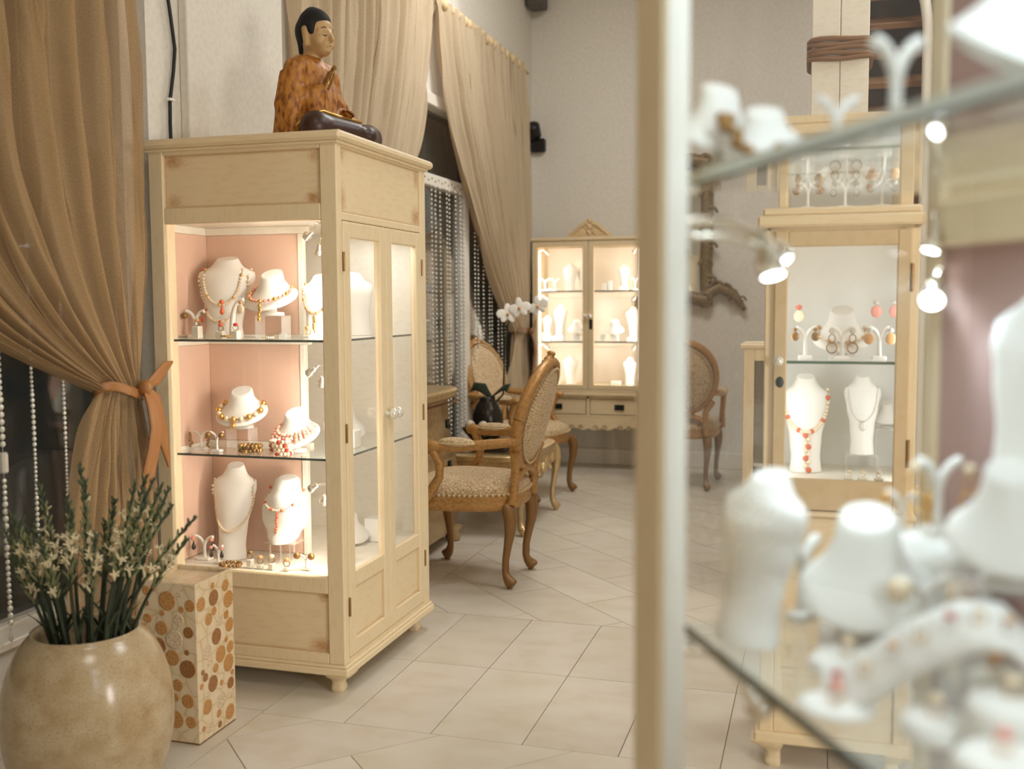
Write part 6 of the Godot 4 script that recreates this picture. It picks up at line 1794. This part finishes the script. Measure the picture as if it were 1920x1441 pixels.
func vitrine() -> void:
	# local axes: x runs along the back (b), z towards the viewer (a)
	var t := thing("glass_vitrine", "tall cream glass vitrine with a lit post, crowded with white jewellery busts", "vitrine", VA, atan2(VU.x, VU.z))
	var L := 0.345
	var D := 0.98
	var g := G.new()
	# corner post and door stile on the glass side
	g.span(Vector3(0.0, 0.42, 0.0), Vector3(0.024, 2.0, 0.04), 0.003)
	g.span(Vector3(0.0, 0.42, D - 0.04), Vector3(0.024, 2.0, D), 0.003)
	g.span(Vector3(L - 0.016, 0.42, 0.0), Vector3(L, 2.0, 0.03), 0.003)
	g.span(Vector3(L - 0.016, 0.42, D - 0.03), Vector3(L, 2.0, D), 0.003)
	g.span(Vector3(0.0, 1.96, 0.0), Vector3(L, 2.0, D), 0.004)
	g.span(Vector3(0.0, 0.12, 0.0), Vector3(L, 0.45, D), 0.004)
	put("carcass", g, M.vitrine_paint, t)
	put("plinth", G.new().span(Vector3(0.02, 0.0, 0.02), Vector3(L - 0.02, 0.12, D - 0.02), 0.004), M.cream, t)
	var d := G.new()
	frame_rect(d, Vector3(-0.004, 0.452, 0.042), Vector3(0.022, 1.958, D - 0.042), 2, 0.044, 0.05, 0.05)
	var door := put("door", d, M.vitrine_paint, t)
	put("glazing_bead", G.new().span(Vector3(0.0, 0.502, 0.086), Vector3(0.021, 1.908, 0.0885)), M.white_paint, door)
	put("door_pane", G.new().span(Vector3(0.008, 0.5, 0.084), Vector3(0.011, 1.91, D - 0.084)), M.pane_clear, door)
	put("side_pane", G.new().span(Vector3(0.024, 0.45, 0.012), Vector3(L - 0.016, 1.96, 0.015)), M.pane_clear, t)
	put("end_board", G.new().span(Vector3(0.024, 0.45, D - 0.02), Vector3(L - 0.016, 1.96, D - 0.008)), M.vitrine_paint, t)
	put("back_board", G.new().span(Vector3(L - 0.004, 0.45, 0.03), Vector3(L, 1.96, D - 0.03)), M.cream, t)
	put("back_felt", G.new().span(Vector3(L - 0.012, 0.45, 0.03), Vector3(L - 0.004, 1.305, D - 0.03)), M.purple, t)
	put("back_rail", G.new().span(Vector3(L - 0.024, 1.305, 0.03), Vector3(L - 0.002, 1.352, D - 0.03), 0.003), M.cream, t)
	put("back_felt", G.new().span(Vector3(L - 0.012, 1.4, 0.03), Vector3(L - 0.004, 1.95, D - 0.03)), M.purple, t)
	for q in [[1.375, 0.014], [0.92, 0.01]]:
		var s := put("glass_shelf", G.new().span(Vector3(0.046, q[0] - q[1], 0.03), Vector3(L - 0.026, q[0], D - 0.03)), M.shelf, t)
		put("shelf_edge", G.new().span(Vector3(0.0448, q[0] - q[1] * (0.72 if q[0] > 1.0 else 1.0), 0.03), Vector3(0.046, q[0], D - 0.03)), M.shelf_edge_green if q[0] > 1.0 else M.shelf_edge, s)
		if q[0] > 1.0: put("shelf_edge", G.new().span(Vector3(0.0448, q[0] - q[1], 0.03), Vector3(0.046, q[0] - q[1] * 0.72, D - 0.03)), M.shelf_edge, s)
		for z in [0.05, D - 0.06]: put("shelf_bracket", G.new().box(Vector3(0.034, q[0] - 0.016, z), Vector3(0.024, 0.01, 0.014), 0.002), M.chrome, s)
	# light strips under the lid and under the upper shelf rail
	for q in [[vit(0.5, 0.2, 1.952), Vector3.DOWN, Vector2(0.03, 0.8), 0.85, "lid"], [vit(0.93, 0.17, 1.2), Vector3(0, -0.1, -1), Vector2(0.02, 1.2), 0.7, "near end"]]:
		var st := thing("strip_light", "cool light strip along the %s of the glass vitrine" % q[4], "light", q[0], atan2(VU.x, VU.z))
		var up: bool = absf(q[1].y) > 0.9
		put("tube_lamp", G.new().box(Vector3.ZERO, Vector3(0.03, 0.008, 0.8) if up else Vector3(0.02, 1.2, 0.01)), glow(Color(0.96, 0.98, 1.0), 2.0), st)
		area("strip_glow", q[1] * 0.008, q[1], q[2], q[3], COOL, st)
	var c := COOL
	var dn := -Vector3.UP
	spot_lamp(vit(0.05, 0.028, 1.327), vit(0.06, 0.075, 1.327), vit(0.09, 0.115, 1.283), dn * 0.7 + VV * 0.45 + VU * 0.35, 0.027, 0.022, c, "chrome spot lamp on the post under the upper glass shelf, upper arm", true)
	spot_lamp(vit(0.075, 0.028, 1.312), vit(0.08, 0.06, 1.312), vit(0.105, 0.1, 1.272), dn * 0.9 + VV * 0.1 + VU * 0.3, 0.02, 0.016, c, "chrome spot lamp on the post under the upper glass shelf, lower arm", true)
	spot_lamp(vit(0.06, 0.028, 0.903), vit(0.075, 0.055, 0.903), vit(0.123, 0.087, 0.858), dn * 0.8 + VV * 0.5 + VU * 0.2, 0.02, 0.02, c, "white spot lamp hanging under the lower glass shelf by the post", true)
	spot_lamp(vit(0.035, 0.326, 1.44), vit(0.036, 0.316, 1.44), vit(0.04, 0.312, 1.422), dn * 0.5 - VV * 0.9 + VU * 0.3, 0.016, 0.02, c, "small spot lamp on the far post above the upper shelf line", true)
	spot_lamp(vit(0.035, 0.326, 1.345), vit(0.036, 0.315, 1.34), vit(0.043, 0.308, 1.3), dn * 0.9 - VV * 0.3, 0.016, 0.02, c, "small dark-necked spot lamp on the far post under the upper shelf", true)
	spot_lamp(vit(0.035, 0.326, 1.28), vit(0.04, 0.318, 1.275), vit(0.048, 0.308, 1.248), dn * 0.6 - VV * 0.5 + VU * 0.7, 0.02, 0.03, c, "bright spot lamp low on the far post before the purple felt", true)
	# upper shelf
	var y := 1.375
	var wh := " on the vitrine's upper shelf"
	bust("low", 0.085, 0.08, vit(0.055, 0.066, y), 0.7, "small white neck bust tight against the post" + wh)
	var fs := bust("low", 0.08, 0.05, vit(0.105, 0.088, y), 0.2, "low white collar bust with a dark flower garland" + wh)
	var gar := thing("garland_necklace", "dark gold flower garland draped over the low collar bust" + wh, "necklace", fs.position, 0.2)
	var gg := G.new()
	for k in 16: gg.sph(low_point(0.08, 0.05, 0.88, 0.5, -2.2 + 0.17 * k) + Vector3(rng.randf_range(-0.004, 0.004), 0.004 + 0.014 * sin(k * 0.4), 0.002), Vector3.ONE * 0.0065, 7, 5)
	put("flowers", gg, M.gold_old, gar).set_meta("kind", "stuff")
	y_stand(0.05, 0.05, vit(0.09, 0.07, y), 0.4, "short beige forked stand behind the dark flower garland" + wh)
	y_stand(0.062, 0.048, vit(0.117, 0.155, y), 0.5, "white forked earring stand in the middle" + wh)
	y_stand(0.085, 0.05, vit(0.235, 0.14, y), 0.5, "taller white forked earring stand nearer the viewer" + wh)
	bust("low", 0.135, 0.105, vit(0.37, 0.16, y), 0.9, "large white collar bust that curves over the shelf edge" + wh)
	bust("tall", 0.1, 0.19, vit(0.42, 0.27, y), 0.6, "tall white bust against the back felt" + wh)
	# lower shelf
	y = 0.921
	wh = " on the vitrine's lower shelf"
	bust("tall", 0.125, 0.16, vit(0.085, 0.098, y), -0.95, "tall white bust turned in profile beside the post" + wh)
	var v2 := bust("low", 0.125, 0.118, vit(0.135, 0.185, y + 0.008), -0.1, "wide white neck bust in the middle" + wh)
	var o2 := put("display_block", G.new().box(Vector3(0, 0.004, 0), Vector3(0.085, 0.0075, 0.07), 0.002), M.white)
	o2.position = vit(0.135, 0.185, y)
	tag(o2, "flat white block under the wide neck bust" + wh, "block")
	riser(vit(0.225, 0.29, y), 0.075, 0.128, 0.05, "clear acrylic riser holding the tall bust at the felt" + wh)
	bust("tall", 0.142, 0.22, vit(0.235, 0.292, y + 0.129), -1.0, "tall white bust raised before the purple felt" + wh)
	riser(vit(0.255, 0.245, y), 0.085, 0.088, 0.055, "clear acrylic riser holding the round neck bust" + wh)
	bust("low", 0.105, 0.098, vit(0.26, 0.242, y + 0.089), 0.2, "round white neck bust raised on an acrylic riser" + wh)
	for q in [[0.11, 0.278, 0.095, 0.05, "round white drum carrying the forked stand with gold earrings"], [0.085, 0.255, 0.085, 0.032, "white drum beside the purple felt with small gold earrings"], [0.19, 0.135, 0.012, 0.034, "flat white ring cushion before the profile bust"], [0.172, 0.2, 0.016, 0.028, "round white ring cushion beside the wide neck bust"], [0.265, 0.08, 0.004, 0.03, "flat white cushion at the shelf edge"], [0.33, 0.125, 0.014, 0.026, "white ring cushion under the curved ramp"], [0.375, 0.155, 0.042, 0.032, "tall white ring cushion nearer the viewer"], [0.43, 0.105, 0.03, 0.032, "white ring cushion closest to the viewer at the edge"]]:
		var dr := put("ring_cushion", G.new().lathe([[q[3], 0.0], [q[3], q[2] * 0.8], [q[3] * 0.86, q[2]], [q[3] * 0.3, q[2] * 1.02 + 0.001]], 24), M.bust)
		dr.position = vit(q[0], q[1], y)
		tag(dr, String(q[4]) + wh, "cushion")
		if q[2] < 0.05:
			finger_ring(vit(q[0], q[1], y + q[2]) + Vector3(0, 0.001, 0), 0.012, M.gold, "gold ring on the " + q[4], "", M.pearl if q[1] > 0.12 else M.rose)
	y_stand(0.075, 0.05, vit(0.11, 0.278, y + 0.097), 0.3, "white forked stand with gold hoops on the round drum before the felt")
	for s in [-1.0, 1.0]: earring(vit(0.115, 0.278, y + 0.17) + Vector3(s * 0.025, 0, 0.004), "hoops", 0.03, "gold hoop earring on the drum stand, %s" % ("post side" if s < 0 else "felt side"), "", M.pearl, M.gold)
	y_stand(0.05, 0.04, vit(0.085, 0.255, y + 0.087), 0.3, "small white forked stand with gold cluster earrings on the smaller drum")
	for s in [-1.0, 1.0]: earring(vit(0.09, 0.255, y + 0.137) + Vector3(s * 0.02, 0, 0.004), "cluster", 0.02, "gold cluster earring on the smaller drum, %s" % ("post side" if s < 0 else "felt side"), "", M.gold, M.gold)
	bracelet(vit(0.06, 0.225, y + 0.001), 0.022, 0.02, M.gold, M.coral, "gold and coral bracelet behind the wide neck bust" + wh)
	y_stand(0.06, 0.05, vit(0.193, 0.207, y + 0.02), 0.2, "white forked stand with big round earrings between the bust and the ramp")
	for s in [-1.0, 1.0]: earring(vit(0.2, 0.207, y + 0.08) + Vector3(s * 0.025, 0, 0.004), "ball", 0.024, "large white round earring before the ramp, %s" % ("post side" if s < 0 else "felt side"), "", M.pearl, M.pearl)
	y_stand(0.085, 0.05, vit(0.05, 0.165, y), 0.9, "white forked stand behind the profile bust" + wh)
	bracelet(vit(0.055, 0.19, y + 0.001), 0.016, 0.024, M.gold, M.pearl, "gold and pearl bracelet between the two white busts" + wh)
	bust("low", 0.085, 0.06, vit(0.36, 0.21, y), 0.4, "small white neck bust behind the curved ramp" + wh)
	for q in [[0.3, 0.2, 0.03, "first white block behind the ramp"], [0.33, 0.235, 0.045, "second white block behind the ramp"], [0.46, 0.15, 0.035, "white ring block at the viewer's end"]]:
		ring_block(vit(q[0], q[1], y), 0.035, q[2], q[3] + wh)
		finger_ring(vit(q[0], q[1], y + q[2]), 0.012, M.gold, "gold ring on the " + q[3] + wh, "", M.amber)
	# the wavy ramp of rings
	var rp := thing("ring_ramp", "long white wavy ramp with a row of rings" + wh, "ramp", vit(0.28, 0.11, y))
	var o0 := vit(0.28, 0.11, y)
	var pts := [Vector3(0.008, 0.924, -0.875), Vector3(0.03, 0.935, -0.866), Vector3(0.05, 0.952, -0.858), Vector3(0.07, 0.972, -0.85), Vector3(0.09, 0.988, -0.842), Vector3(0.11, 1.0, -0.837), Vector3(0.13, 1.004, -0.832), Vector3(0.15, 0.995, -0.822), Vector3(0.165, 0.97, -0.812), Vector3(0.175, 0.94, -0.8)]
	var rel := []
	for p in pts: rel.append(p - o0)
	var wd := []
	for k in 10: wd.append(0.025)
	put("ramp", ribbon(rel, Vector3(0.2, -0.45, 0.87), wd, 0.004), M.bust, rp)
	put("support", G.new().box(rel[5] + Vector3(0, -0.045, -0.004), Vector3(0.03, 0.07, 0.004), 0.001), M.acrylic, rp)
	put("support", G.new().box(rel[7] + Vector3(0, -0.038, -0.004), Vector3(0.03, 0.066, 0.004), 0.001), M.acrylic, rp)
	for k in 8:
		var at: Vector3 = pts[k + 1].lerp(pts[k], 0.4) + Vector3(-0.002, 0.004, 0.006)
		finger_ring(at, 0.009, M.gold if k % 2 else M.silver, "small %s ring, %s from the low end of the wavy ramp" % [["red stone", "pearl", "amber", "crystal"][k % 4], ["first", "second", "third", "fourth", "fifth", "sixth", "seventh", "eighth"][k]], "rings along the wavy ramp", [M.coral_red, M.pearl, M.amber, M.crystal][k % 4])

const COOL := Color(0.82, 0.935, 1.0)

func _ready() -> void:
	rng.seed = 77
	set_view()
	make_materials()
	set_lights()
	room()
	left_cabinet()
	statue()
	curtains()
	pot_and_stems()
	shell_pedestal()
	gilt_furniture()
	back_cabinet()
	right_cabinet()
	far_right()
	vitrine()
